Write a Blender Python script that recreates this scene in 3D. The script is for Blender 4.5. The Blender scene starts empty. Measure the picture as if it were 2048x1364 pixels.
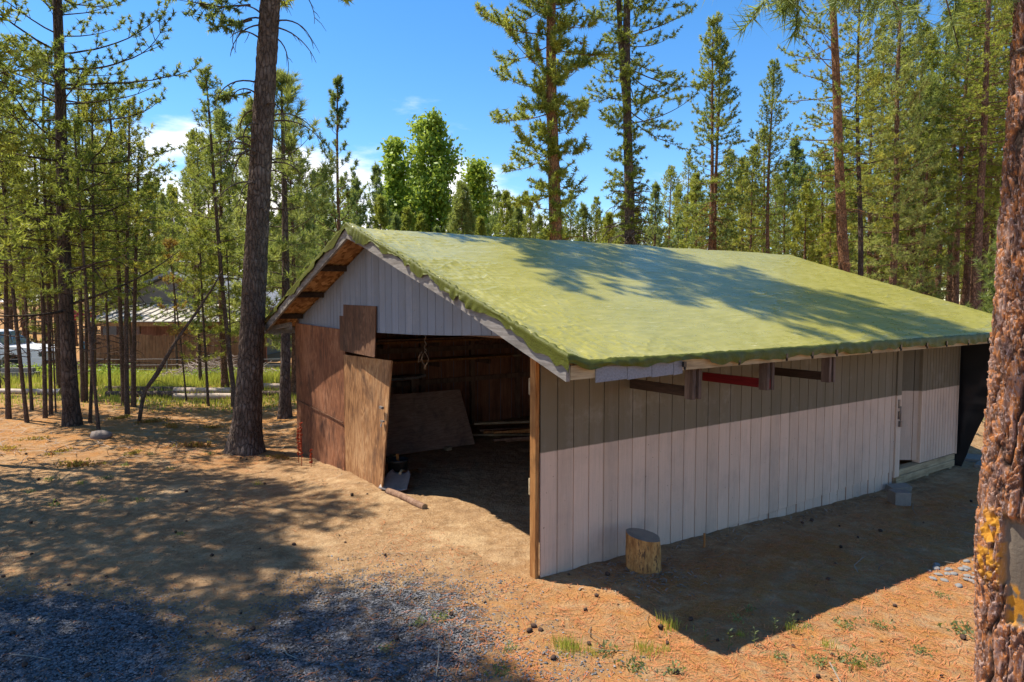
import bpy, math, random
import numpy as np
from mathutils import Vector, Matrix

S = bpy.context.scene
R = math.radians
COL = S.collection

# ------------------------------------------------------------------ camera
EYE = 2.7
cam_d = bpy.data.cameras.new('camera')
cam_d.sensor_width = 36.0
cam_d.lens = 23.94
cam_d.clip_start = 0.05
cam_d.clip_end = 3000
cam = bpy.data.objects.new('camera', cam_d)
cam.location = (0, 0, EYE)
cam.rotation_euler = (R(90 - 3.53), 0, 0)
COL.objects.link(cam)
S.camera = cam

# ------------------------------------------------------------------ world, sun, exposure
SUN = Vector((-1.086, 0.351, 2.04)).normalized()          # towards the sun
world = bpy.data.worlds.new('World')
S.world = world
world.use_nodes = True
wt = world.node_tree
for n in list(wt.nodes):
    wt.nodes.remove(n)
sky = wt.nodes.new('ShaderNodeTexSky')
sky.sky_type = 'NISHITA'
sky.sun_disc = False
sky.sun_elevation = math.asin(SUN.z)
sky.sun_rotation = math.atan2(SUN.x, SUN.y)
sky.altitude = 1300
sky.air_density = 1.1
sky.dust_density = 0.25
sky.ozone_density = 3.5
tc = wt.nodes.new('ShaderNodeTexCoord')
mp = wt.nodes.new('ShaderNodeMapping')
mp.inputs['Scale'].default_value = (2.2, 2.2, 7.0)
mp.inputs['Location'].default_value = (3.1, 0.7, 0.35)
nz = wt.nodes.new('ShaderNodeTexNoise')
nz.inputs['Scale'].default_value = 2.2
nz.inputs['Detail'].default_value = 7
nz.inputs['Roughness'].default_value = 0.55
sep = wt.nodes.new('ShaderNodeSeparateXYZ')
band = wt.nodes.new('ShaderNodeMapRange')
band.interpolation_type = 'SMOOTHSTEP'
band.inputs['From Min'].default_value = 0.34
band.inputs['From Max'].default_value = 0.14
band.inputs['To Min'].default_value = 0.0
band.inputs['To Max'].default_value = 0.42
add = wt.nodes.new('ShaderNodeMath'); add.operation = 'ADD'
ramp = wt.nodes.new('ShaderNodeMapRange')
ramp.interpolation_type = 'SMOOTHSTEP'
ramp.inputs['From Min'].default_value = 0.70
ramp.inputs['From Max'].default_value = 0.98
mixc = wt.nodes.new('ShaderNodeMix'); mixc.data_type = 'RGBA'
mixc.inputs[7].default_value = (6.6, 6.3, 6.3, 1)
bg = wt.nodes.new('ShaderNodeBackground')
bg.inputs['Strength'].default_value = 0.11
wo = wt.nodes.new('ShaderNodeOutputWorld')
L = wt.links.new
L(tc.outputs['Generated'], mp.inputs['Vector'])
L(mp.outputs['Vector'], nz.inputs['Vector'])
L(tc.outputs['Generated'], sep.inputs[0])
L(sep.outputs['Z'], band.inputs['Value'])
L(nz.outputs['Fac'], add.inputs[0])
L(band.outputs[0], add.inputs[1])
azm = wt.nodes.new('ShaderNodeMapRange'); azm.interpolation_type = 'SMOOTHSTEP'
azm.inputs['From Min'].default_value = .25; azm.inputs['From Max'].default_value = -.12
azm.inputs['To Min'].default_value = -.22; azm.inputs['To Max'].default_value = -0.015
add2 = wt.nodes.new('ShaderNodeMath'); add2.operation = 'ADD'
L(sep.outputs['X'], azm.inputs['Value'])
L(add.outputs[0], add2.inputs[0]); L(azm.outputs[0], add2.inputs[1])
L(add2.outputs[0], ramp.inputs['Value'])
L(ramp.outputs[0], mixc.inputs[0])
hsv = wt.nodes.new('ShaderNodeHueSaturation')
hsv.inputs['Saturation'].default_value = 1.27
hsv.inputs['Value'].default_value = .80
L(sky.outputs[0], hsv.inputs['Color'])
L(hsv.outputs[0], mixc.inputs[6])
L(mixc.outputs[2], bg.inputs['Color'])
L(bg.outputs[0], wo.inputs['Surface'])

sun_d = bpy.data.lights.new('sun', 'SUN')
sun_d.energy = 3.4
sun_d.angle = R(0.5)
sun_d.color = (1.0, 0.93, 0.80)
sun = bpy.data.objects.new('sun', sun_d)
sun.rotation_euler = SUN.to_track_quat('Z', 'Y').to_euler()
COL.objects.link(sun)

S.view_settings.view_transform = 'Standard'
S.view_settings.look = 'None'
S.view_settings.exposure = 1.34
S.view_settings.gamma = 1.0
S.render.engine = 'CYCLES'
S.cycles.max_bounces = 7
S.cycles.diffuse_bounces = 4
S.cycles.transparent_max_bounces = 8

# ------------------------------------------------------------------ numpy noise
def _h(i, j, k):
    n = (i.astype(np.int64) * 374761393 + j.astype(np.int64) * 668265263 + k.astype(np.int64) * 2147483647)
    n = (n ^ (n >> 13)) * 1274126177
    n = n ^ (n >> 16)
    return (n & 0xffffff) / float(0xffffff)

def vnoise(x, y, z=None):
    x = np.asarray(x, float); y = np.asarray(y, float)
    z = np.zeros_like(x) if z is None else np.asarray(z, float) + 0 * x
    i, j, k = np.floor(x), np.floor(y), np.floor(z)
    fx, fy, fz = x - i, y - j, z - k
    fx, fy, fz = [f * f * (3 - 2 * f) for f in (fx, fy, fz)]
    r = 0
    for a in (0, 1):
        for b in (0, 1):
            for c in (0, 1):
                w = (fx if a else 1 - fx) * (fy if b else 1 - fy) * (fz if c else 1 - fz)
                r = r + w * _h(i + a, j + b, k + c)
    return r * 2 - 1

def fbm(x, y, z=None, o=4):
    r = 0; a = 1; s = 0
    for q in range(o):
        f = 2.03 ** q
        r = r + a * vnoise(x * f + 17.3 * q, y * f + 5.1 * q, None if z is None else z * f)
        s += a; a *= .5
    return r / s

def worley(x, y, z):
    i, j, k = np.floor(x), np.floor(y), np.floor(z)
    d1 = np.full(x.shape, 9.0); d2 = np.full(x.shape, 9.0); idv = np.zeros(x.shape)
    for a in (-1, 0, 1):
        for b in (-1, 0, 1):
            for c in (-1, 0, 1):
                I, J, K = i + a, j + b, k + c
                px = I + _h(I, J, K); py = J + _h(I + 71, J, K); pz = K + _h(I, J + 37, K)
                d = np.sqrt((x - px) ** 2 + (y - py) ** 2 + (z - pz) ** 2)
                new = d < d1
                d2 = np.where(new, d1, np.minimum(d2, d))
                idv = np.where(new, _h(I + 5, J + 9, K), idv)
                d1 = np.where(new, d, d1)
    return d1, d2, idv

def sstep(a, b, x):
    t = np.clip((np.asarray(x, float) - a) / (b - a), 0, 1)
    return t * t * (3 - 2 * t)

# ------------------------------------------------------------------ materials
class NT:
    def __init__(self, name):
        self.m = bpy.data.materials.new(name)
        self.m.use_nodes = True
        self.t = self.m.node_tree
        self.b = self.t.nodes['Principled BSDF']
        self.out = self.t.nodes['Material Output']
        self.tc = self.t.nodes.new('ShaderNodeTexCoord')
    def n(self, kind, **kw):
        q = self.t.nodes.new('ShaderNode' + kind)
        for k, v in kw.items():
            setattr(q, k, v)
        return q
    def l(self, a, b): self.t.links.new(a, b)
    def coords(self, scale=(1, 1, 1), src='Object'):
        q = self.n('Mapping')
        q.inputs['Scale'].default_value = scale
        self.l(self.tc.outputs[src], q.inputs['Vector'])
        return q.outputs[0]
    def noise(self, scale, detail=4, rough=.55, vec=None, dist=0.0):
        q = self.n('TexNoise')
        q.inputs['Scale'].default_value = scale
        q.inputs['Detail'].default_value = detail
        q.inputs['Roughness'].default_value = rough
        q.inputs['Distortion'].default_value = dist
        self.l(vec if vec is not None else self.tc.outputs['Object'], q.inputs['Vector'])
        return q.outputs['Fac']
    def vor(self, scale, vec=None, feature='F1', out='Distance'):
        q = self.n('TexVoronoi'); q.feature = feature
        q.inputs['Scale'].default_value = scale
        self.l(vec if vec is not None else self.tc.outputs['Object'], q.inputs['Vector'])
        return q.outputs[out]
    def ramp(self, v, stops):
        q = self.n('ValToRGB')
        e = q.color_ramp.elements
        while len(e) < len(stops): e.new(.5)
        for el, (p, c) in zip(e, stops):
            el.position = p; el.color = (*c, 1) if len(c) == 3 else c
        self.l(v, q.inputs[0])
        return q.outputs[0]
    def rng(self, v, a, b, c=0., d=1.):
        q = self.n('MapRange')
        for k, x in zip(('From Min', 'From Max', 'To Min', 'To Max'), (a, b, c, d)):
            q.inputs[k].default_value = x
        self.l(v, q.inputs['Value'])
        return q.outputs[0]
    def mix(self, f, a, b, blend='MIX'):
        q = self.n('Mix', data_type='RGBA', blend_type=blend)
        for s, v in ((0, f), (6, a), (7, b)):
            if isinstance(v, (int, float)): q.inputs[s].default_value = v
            elif isinstance(v, tuple): q.inputs[s].default_value = (*v, 1)
            else: self.l(v, q.inputs[s])
        return q.outputs[2]
    def math(self, op, a, b=0.):
        q = self.n('Math', operation=op)
        for s, v in ((0, a), (1, b)):
            if isinstance(v, (int, float)): q.inputs[s].default_value = v
            else: self.l(v, q.inputs[s])
        return q.outputs[0]
    def attr(self, name, out='Fac'):
        q = self.n('Attribute'); q.attribute_name = name
        return q.outputs[out]
    def bump(self, h, strength=.5, dist=.01):
        q = self.n('Bump')
        q.inputs['Strength'].default_value = strength
        q.inputs['Distance'].default_value = dist
        self.l(h, q.inputs['Height'])
        self.l(q.outputs[0], self.b.inputs['Normal'])
        return q
    def fin(self, col=None, rough=.9, spec=.25, metal=0.):
        if isinstance(col, tuple): self.b.inputs['Base Color'].default_value = (*col, 1)
        elif col is not None: self.l(col, self.b.inputs['Base Color'])
        if isinstance(rough, (int, float)): self.b.inputs['Roughness'].default_value = rough
        else: self.l(rough, self.b.inputs['Roughness'])
        self.b.inputs['Specular IOR Level'].default_value = spec
        self.b.inputs['Metallic'].default_value = metal
        return self.m

def m_bark(name, dark, mid, light, sc=1.0, stretch=.3, bump=.02):
    q = NT(name)
    v = q.coords((14 * sc, 14 * sc, 14 * sc * stretch))
    d = q.vor(1.0, v, 'DISTANCE_TO_EDGE')
    n = q.noise(3.0 * sc, 6, .6)
    f = q.noise(40 * sc, 4, .6)
    c = q.ramp(n, [(.32, dark), (.5, mid), (.68, light)])
    c = q.mix(q.rng(d, .0, .18), tuple(x * .45 for x in dark), c)
    c = q.mix(q.rng(f, .35, .7, 0, .45), c, light)
    h = q.math('ADD', q.rng(d, 0, .3), q.math('MULTIPLY', f, .5))
    q.bump(h, .9, bump)
    return q.fin(c, .95, .1)

def m_siding(name, upper, lower, split=None, grime=.5, two=True):
    q = NT(name)
    g = q.noise(1.0, 5, .6, q.coords((70, 70, 2.2)))
    g2 = q.noise(1.0, 5, .6, q.coords((9, 9, 1.0)))
    st = q.noise(2.3, 5, .65)
    sp = q.noise(26, 2, .5)
    s = q.n('SeparateXYZ'); q.l(q.tc.outputs['Object'], s.inputs[0])
    wn = q.n('TexWhiteNoise'); wn.noise_dimensions = '1D'
    q.l(q.math('FLOOR', q.math('DIVIDE', q.math('ADD', s.outputs['X'], s.outputs['Y']), .2032)), wn.inputs['W'])
    if split is not None:
        zz_ = q.math('ADD', s.outputs['Z'], q.math('MULTIPLY', q.math('SUBTRACT', q.noise(9, 3), .5), .016))
        c = q.mix(q.rng(zz_, split - .006, split + .006), lower, upper)
    else:
        c = q.mix(0.0, lower, upper)
    c = q.mix(q.rng(g, .35, .75, 0, .35), c, q.mix(.5, c, (.12, .11, .10)))
    c = q.mix(q.rng(st, .48, .75, 0, grime), c, q.mix(.55, c, (.20, .17, .15)))
    c = q.mix(q.rng(g2, .5, .8, 0, .5), c, q.mix(.5, c, (.30, .27, .25)))
    c = q.mix(q.rng(sp, .70, .78, 0, .8), c, (.11, .08, .06))
    drip = q.noise(1.0, 4, .6, q.coords((24, 24, .9)))
    c = q.mix(q.rng(drip, .60, .78, 0, .55), c, q.mix(.5, c, (.16, .12, .09)))
    c = q.mix(q.rng(q.noise(1.7, 6, .7), .56, .72, 0, .45), c, q.mix(.5, c, (.55, .50, .46)))
    c = q.mix(q.rng(q.noise(1.0, 6, .7, q.coords((20, 20, 3.2))), .60, .68, 0, .55), c, q.mix(.35, c, (.17, .145, .12)))
    c = q.mix(1.0, c, q.ramp(wn.outputs['Value'], [(0, (.84, .84, .83)), (1, (1.0, 1.0, 1.0))]), 'MULTIPLY')
    q.bump(g, .5, .006)
    return q.fin(c, .8, .25)

def m_wood(name, dark, mid, light, axis='z', rough=.8, sc=1.0, stain=None):
    q = NT(name)
    k = {'x': (1.2, 16, 16), 'y': (16, 1.2, 16), 'z': (16, 16, 1.2)}[axis]
    k = tuple(a * sc for a in k)
    g = q.noise(1.0, 6, .62, q.coords(k), .8)
    n = q.noise(2.2 * sc, 5, .6)
    f = q.noise(1.0, 3, .5, q.coords(tuple(a * 7 for a in k)))
    c = q.ramp(g, [(.28, dark), (.5, mid), (.72, light)])
    c = q.mix(q.rng(n, .5, .75, 0, .75), c, stain or tuple(a * .5 for a in dark))
    c = q.mix(q.rng(f, .45, .8, 0, .5), c, tuple(a * .6 for a in dark))
    q.bump(q.math('ADD', g, q.math('MULTIPLY', f, .6)), .5, .004)
    return q.fin(c, rough, .2)

def m_ply(name, dark, mid, light, stain, axis='z', fig=26., stains=.8):
    q = NT(name)
    k = {'x': (.6, 4.2, 4.2), 'z': (4.2, 4.2, .6)}[axis]
    n = q.noise(1.0, 4, .55, q.coords(k), .6)
    w = q.math('SINE', q.math('MULTIPLY', n, fig * 3.2))
    f = q.noise(1.0, 4, .6, q.coords(tuple(a * 26 for a in k)))
    c = q.ramp(q.math('ADD', q.math('MULTIPLY', w, .13), q.math('MULTIPLY', q.noise(1.1, 4), 1.0)), [(.25, dark), (.5, mid), (.78, light)])
    c = q.mix(q.rng(f, .45, .75, 0, .6), c, tuple(a * .7 for a in dark))
    st = q.noise(1.0, 6, .68, q.coords((3.0, 3.0, 1.5)), .4)
    c = q.mix(q.rng(st, .50, .68, 0, stains), c, stain)
    c = q.mix(q.rng(q.noise(2.7, 5, .7), .58, .74, 0, .5), c, tuple(min(1, a * 1.25) for a in light))
    q.bump(q.math('ADD', q.math('MULTIPLY', w, .25), f), .5, .004)
    return q.fin(c, .75, .25)

def m_leaf(name, dark, light, brown=None, trans=.48, gloss=.3):
    q = NT(name)
    t = q.attr('tint')
    c = q.mix(t, dark, light)
    oi = q.n('ObjectInfo')
    hs = q.n('HueSaturation')
    q.l(q.rng(oi.outputs['Random'], 0, 1, .478, .520), hs.inputs['Hue'])
    q.l(q.rng(oi.outputs['Random'], 0, 1, 1.22, .72), hs.inputs['Value'])
    q.l(c, hs.inputs['Color'])
    c = hs.outputs[0]
    q.fin(c, .5, gloss)
    tr = q.n('BsdfTranslucent')
    q.l(q.mix(.5, c, (.52, .58, .08)), tr.inputs['Color'])
    ms = q.n('MixShader')
    ms.inputs[0].default_value = trans
    q.l(q.b.outputs[0], ms.inputs[1]); q.l(tr.outputs[0], ms.inputs[2])
    q.l(ms.outputs[0], q.out.inputs['Surface'])
    return q.m

def m_plain(name, col, rough=.6, spec=.4, metal=0., var=.3, sc=8., bump=0.):
    q = NT(name)
    n = q.noise(sc, 5, .6)
    c = q.mix(q.rng(n, .35, .7, 0, var), col, tuple(a * .45 for a in col))
    if bump: q.bump(q.noise(sc * 5, 4, .6), .6, bump)
    return q.fin(c, rough, spec, metal)

M = {}
M['bark_dark'] = m_bark('bark_dark', (.035, .024, .018), (.075, .052, .040), (.15, .115, .095), 1.0)
M['bark_pine'] = m_bark('bark_pine', (.05, .033, .024), (.105, .072, .056), (.20, .155, .13), 1.2, .3)
M['bark_orange'] = m_bark('bark_orange', (.085, .040, .02), (.24, .105, .045), (.36, .20, .11), 1.4, .3)
M['bark_thin'] = m_bark('bark_thin', (.055, .035, .025), (.12, .078, .055), (.21, .155, .12), 3.0, .4, .006)
M['bark_far'] = m_bark('bark_far', (.07, .040, .027), (.20, .105, .062), (.32, .19, .125), 1.0, .4)
M['bark_grey'] = m_bark('bark_grey', (.12, .11, .10), (.28, .26, .24), (.42, .40, .36), 3.0, .5, .004)
M['leaf_pine'] = m_leaf('pine_needles', (.055, .105, .022), (.38, .40, .070))
M['leaf_yellow'] = m_leaf('pine_needles_yellow', (.10, .145, .024), (.52, .49, .070))
M['leaf_blue'] = m_leaf('pine_needles_blue', (.055, .115, .048), (.27, .35, .13))
M['leaf_pond'] = m_leaf('ponderosa_needles', (.08, .14, .040), (.42, .44, .15))
M['leaf_broad'] = m_leaf('broad_leaves', (.11, .21, .020), (.40, .52, .055), trans=.42, gloss=.4)
M['leaf_dead'] = m_leaf('dead_needles', (.16, .055, .018), (.42, .15, .05))
M['grass'] = m_leaf('grass_blades', (.18, .24, .02), (.50, .48, .09), trans=.4)
M['weed'] = m_leaf('weed_leaves', (.085, .12, .045), (.20, .24, .10), trans=.35)
M['siding'] = m_siding('two_tone_siding', (.168, .140, .092), (.66, .485, .37), 1.225)
M['gable'] = m_siding('pale_gable_siding', (.245, .275, .335), (.245, .275, .335), None, .6)
M['trim'] = m_siding('two_tone_trim', (.18, .152, .105), (.69, .52, .40), 1.225)
M['door_white'] = m_siding('two_tone_door', (.14, .12, .085), (.63, .47, .365), 1.225)
M['ply'] = m_ply('weathered_plywood', (.17, .074, .028), (.37, .178, .072), (.53, .31, .15), (.085, .042, .026))
M['ply_red'] = m_ply('reddish_plywood', (.12, .042, .018), (.25, .095, .042), (.36, .17, .09), (.06, .026, .016), stains=.9)
M['ply_dark'] = m_ply('dark_plywood', (.07, .032, .017), (.14, .064, .034), (.22, .115, .065), (.04, .022, .015))
M['ply_grey'] = m_ply('dusty_plywood', (.20, .125, .09), (.30, .195, .14), (.38, .27, .20), (.13, .085, .065), 'x')
M['lumber'] = m_wood('orange_lumber', (.16, .065, .02), (.36, .16, .05), (.50, .27, .10), 'z', .7, 1.4)
M['lumber_pale'] = m_wood('pale_lumber', (.22, .16, .09), (.38, .29, .17), (.48, .39, .25), 'x', .8, 1.0)
M['lumber_grey'] = m_wood('weathered_grey_board', (.13, .115, .10), (.25, .225, .205), (.36, .33, .31), 'y', .85, 1.2)
M['beam_dark'] = m_wood('dark_beam', (.022, .013, .009), (.042, .025, .016), (.075, .045, .03), 'y', .8, 1.2)
M['beam_red'] = m_wood('red_stained_board', (.09, .005, .007), (.15, .008, .010), (.20, .018, .018), 'y', .7, 1.2)
M['inner'] = m_wood('red_brown_inner_boards', (.18, .075, .04), (.33, .145, .08), (.46, .22, .13), 'z', .8, .8)
M['post_brown'] = m_wood('brown_post', (.12, .065, .04), (.24, .14, .09), (.34, .22, .15), 'z', .8, 1.0)
M['hanger'] = m_wood('grey_brown_hanger', (.06, .04, .03), (.125, .085, .065), (.20, .15, .12), 'z', .85, 1.2)
M['fence'] = m_wood('fence_boards', (.13, .055, .025), (.27, .125, .06), (.36, .19, .10), 'z', .8, .6)
M['metal'] = m_plain('dull_steel', (.45, .45, .46), .35, .5, .9, .4, 20)
M['metal_dark'] = m_plain('dark_steel', (.18, .17, .17), .45, .5, .8, .4, 20)
M['black_plastic'] = m_plain('black_plastic', (.012, .012, .014), .30, .5, 0, .2, 5)
M['bucket'] = m_plain('dirty_black_bucket', (.03, .03, .03), .5, .4, 0, .2, 8)
M['concrete'] = m_plain('concrete', (.23, .205, .175), .9, .2, 0, .35, 14, .004)
M['rock'] = m_plain('grey_rock', (.22, .18, .16), .9, .2, 0, .5, 9, .01)
M['cobble'] = m_plain('pale_cobble', (.22, .21, .20), .8, .25, 0, .4, 12)
M['gravel'] = m_leaf('gravel_stones', (.045, .044, .046), (.21, .205, .215), trans=0.0, gloss=.25)
M['litter'] = m_leaf('dry_needles', (.26, .10, .028), (.52, .26, .09), trans=0.1, gloss=.2)
M['twig'] = m_leaf('dry_twigs', (.10, .07, .05), (.42, .34, .27), trans=0.0, gloss=.2)
M['clod'] = m_leaf('soil_crumbs', (.10, .06, .04), (.40, .27, .16), trans=0.0, gloss=.1)
M['cone'] = m_plain('pine_cone', (.075, .045, .033), .9, .2, 0, .4, 30)
M['rope'] = m_plain('hemp_rope', (.11, .07, .042), .9, .1)
M['paint_white'] = m_plain('white_car_paint', (.72, .72, .74), .28, .5, 0, .06, 2)
M['glass'] = m_plain('car_glass', (.03, .05, .06), .05, .7, 0, .1)
M['rubber'] = m_plain('tyre_rubber', (.02, .02, .02), .8, .2)
M['red_cloth'] = m_plain('red_canopy_cloth', (.55, .02, .03), .7, .2, 0, .2)
M['roof_metal'] = m_plain('beige_metal_roof', (.46, .41, .34), .6, .25, 0, .25, 3)
M['house_wall'] = m_plain('tan_house_wall', (.24, .21, .17), .85, .2, 0, .3, 4)
M['shingle'] = m_plain('grey_shingles', (.24, .25, .28), .9, .25, 0, .6, 60, .004)
M['blue_paint'] = m_plain('blue_painted_tip', (.10, .28, .55), .5, .4)
M['wire'] = m_plain('fence_wire', (.16, .16, .165), .6, .3, .2, .1)
M['log_pale'] = m_wood('peeled_log', (.34, .24, .17), (.55, .43, .34), (.68, .58, .50), 'x', .75, .8)
M['log_bark'] = m_bark('log_bark', (.07, .045, .032), (.16, .11, .085), (.28, .21, .17), 1.6, 1.0)

def m_end_grain():
    q = NT('end_grain')
    s = q.n('SeparateXYZ'); q.l(q.tc.outputs['Object'], s.inputs[0])
    r = q.math('SQRT', q.math('ADD', q.math('MULTIPLY', s.outputs['X'], s.outputs['X']), q.math('MULTIPLY', s.outputs['Y'], s.outputs['Y'])))
    r = q.math('ADD', r, q.math('MULTIPLY', q.noise(6, 3), .03))
    w = q.math('SINE', q.math('MULTIPLY', r, 420.))
    c = q.mix(q.rng(w, -1, 1, 0, .45), (.30, .23, .17), (.17, .12, .08))
    c = q.mix(q.rng(q.noise(5, 4), .45, .7, 0, .8), c, (.12, .10, .085))
    return q.fin(c, .85, .2)
M['end_grain'] = m_end_grain()

def m_stump():
    q = NT('stump_side')
    n = q.noise(1.0, 6, .65, q.coords((15, 15, 6)))
    v = q.noise(1.0, 5, .65, q.coords((34, 34, 12)))
    c = q.ramp(n, [(.28, (.13, .058, .022)), (.45, (.32, .155, .050)), (.6, (.50, .27, .09)), (.75, (.44, .20, .09))])
    c = q.mix(q.rng(v, .55, .62, 0, .85), c, (.075, .042, .026))
    q.bump(v, .8, .012)
    return q.fin(c, .85, .2)
M['stump'] = m_stump()

def m_osb():
    q = NT('strand_board')
    v = q.coords((16, 5, 16))
    id_ = q.vor(1.4, v, 'F1', 'Color')
    s = q.n('SeparateXYZ'); q.l(id_, s.inputs[0])
    c = q.ramp(s.outputs[0], [(.1, (.20, .085, .028)), (.5, (.42, .21, .08)), (.9, (.56, .32, .14))])
    c = q.mix(q.rng(q.noise(2, 5), .5, .75, 0, .8), c, (.16, .07, .03))
    return q.fin(c, .8, .2)
M['osb'] = m_osb()

def m_tarp():
    q = NT('olive_tarp')
    n1 = q.noise(1.0, 6, .6, q.coords((.9, 2.2, 2.2)), 1.2)
    n2 = q.noise(1.0, 5, .6, q.coords((3, 11, 11)), .8)
    n3 = q.noise(1.3, 4, .6)
    sp = q.noise(60, 2, .5)
    c = q.ramp(n3, [(.3, (.265, .240, .032)), (.7, (.345, .310, .070))])
    c = q.mix(q.rng(n2, .5, .8, 0, .4), c, (.44, .39, .12))
    c = q.mix(q.rng(sp, .69, .73, 0, .5), c, (.13, .10, .05))
    c = q.mix(q.rng(q.noise(1.0, 3, .6, q.coords((3.5, 34, 34)), .5), .66, .72, 0, .6), c, (.62, .56, .33))
    c = q.mix(q.rng(q.noise(1.0, 4, .7, q.coords((1.2, 9, 9)), .8), .58, .72, 0, .35), c, (.17, .16, .03))
    n4 = q.noise(1.0, 5, .7, q.coords((7, 46, 46)), .6)
    q.bump(q.math('ADD', q.math('ADD', n1, q.math('MULTIPLY', n2, .5)), q.math('MULTIPLY', n4, .35)), .34, .025)
    return q.fin(c, q.rng(n2, .3, .7, .24, .36), .85)
M['tarp'] = m_tarp()
M['tarp_flap_shaded'] = m_plain('shaded_tarp_flap', (.085, .092, .008), .55, .22, 0, .5, 16, .01)  # same tarp, rougher, with the shade of the hanging flaps painted into its colour

def m_ground():
    q = NT('forest_ground')
    g, l, gr = q.attr('gravel'), q.attr('litter'), q.attr('grass')
    big = q.noise(.55, 6, .6)
    med = q.noise(4.5, 6, .65)
    fin = q.noise(38, 5, .7)
    pep = q.vor(48)
    c = q.ramp(med, [(.28, (.21, .125, .063)), (.5, (.355, .215, .105)), (.72, (.49, .325, .175))])
    c = q.mix(q.rng(fin, .42, .72, 0, .75), c, (.24, .14, .075))
    c = q.mix(q.rng(q.noise(90, 3, .7), .58, .68, 0, .8), c, (.13, .075, .045))
    c = q.mix(q.rng(q.noise(14, 6, .7), .50, .70, 0, .5), c, (.56, .40, .25))
    c = q.mix(q.rng(big, .50, .66, 0, .6), c, (.27, .165, .09))
    c = q.mix(q.rng(q.noise(.9, 6, .7), .53, .68, 0, .65), c, (.56, .395, .225))
    lit = q.ramp(q.noise(1.0, 6, .7, q.coords((55, 30, 1)), 2.), [(.3, (.14, .068, .030)), (.5, (.38, .165, .048)), (.7, (.56, .29, .095))])
    lf = q.math('MULTIPLY', l, q.rng(q.noise(3.2, 6, .7), .36, .60))
    c = q.mix(lf, c, lit)
    st = q.n('SeparateXYZ'); q.l(q.vor(34, None, 'F1', 'Color'), st.inputs[0])
    gc = q.ramp(st.outputs[0], [(.1, (.055, .055, .06)), (.6, (.14, .14, .15)), (.95, (.28, .28, .30))])
    gf = q.rng(q.math('ADD', g, q.math('MULTIPLY', q.math('SUBTRACT', q.noise(7, 6, .75), .5), 1.5)), .40, .62)
    c = q.mix(gf, c, gc)
    grc = q.ramp(q.noise(2.5, 6, .7), [(.3, (.10, .12, .02)), (.55, (.21, .215, .04)), (.75, (.34, .27, .09))])
    c = q.mix(q.math('MULTIPLY', gr, q.rng(q.noise(1.6, 6, .7), .38, .58)), c, grc)
    h = q.math('ADD', q.math('MULTIPLY', med, 1.2), q.math('MULTIPLY', fin, .55))
    h = q.math('SUBTRACT', h, q.math('MULTIPLY', q.math('MULTIPLY', pep, gf), .8))
    q.bump(h, 1.0, .05)
    return q.fin(c, .95, .12)
M['ground'] = m_ground()

# ------------------------------------------------------------------ mesh helpers
def mesh_np(name, V, F, mats, tint=None, smooth=False, midx=None, attrs=None):
    me = bpy.data.meshes.new(name)
    V = np.asarray(V, np.float32); F = np.asarray(F, np.int32)
    k = F.shape[1]
    me.vertices.add(len(V)); me.vertices.foreach_set('co', V.ravel())
    me.loops.add(F.size); me.loops.foreach_set('vertex_index', F.ravel())
    me.polygons.add(len(F)); me.polygons.foreach_set('loop_start', np.arange(0, F.size, k, dtype=np.int32))
    if midx is not None: me.polygons.foreach_set('material_index', np.asarray(midx, np.int32))
    if smooth: me.polygons.foreach_set('use_smooth', np.ones(len(F), bool))
    for m in (mats if isinstance(mats, (list, tuple)) else [mats]):
        me.materials.append(m)
    at = dict(attrs or {})
    if tint is not None: at['tint'] = tint
    for k2, v in at.items():
        a = me.attributes.new(k2, 'FLOAT', 'POINT')
        a.data.foreach_set('value', np.asarray(v, np.float32))
    me.update(calc_edges=True)
    return me

def link(name, me, parent=None, loc=None, rotz=0.):
    o = bpy.data.objects.new(name, me)
    COL.objects.link(o)
    if parent is not None: o.parent = parent
    if loc is not None: o.location = loc
    if rotz: o.rotation_euler = (0, 0, rotz)
    return o

def tag(o, label=None, cat=None, group=None, kind=None):
    if label: o['label'] = label
    if cat: o['category'] = cat
    if group: o['group'] = group
    if kind: o['kind'] = kind
    return o

def thing(name, loc, label, cat, group=None, rotz=0.):
    o = bpy.data.objects.new(name, None)
    o.empty_display_size = .2
    COL.objects.link(o)
    o.location = loc
    o.rotation_euler = (0, 0, rotz)
    return tag(o, label, cat, group)

def copy_tree(o, parent=None):
    c = o.copy(); COL.objects.link(c)
    if parent is not None: c.parent = parent
    for ch in list(o.children):
        copy_tree(ch, c)
    return c

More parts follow.
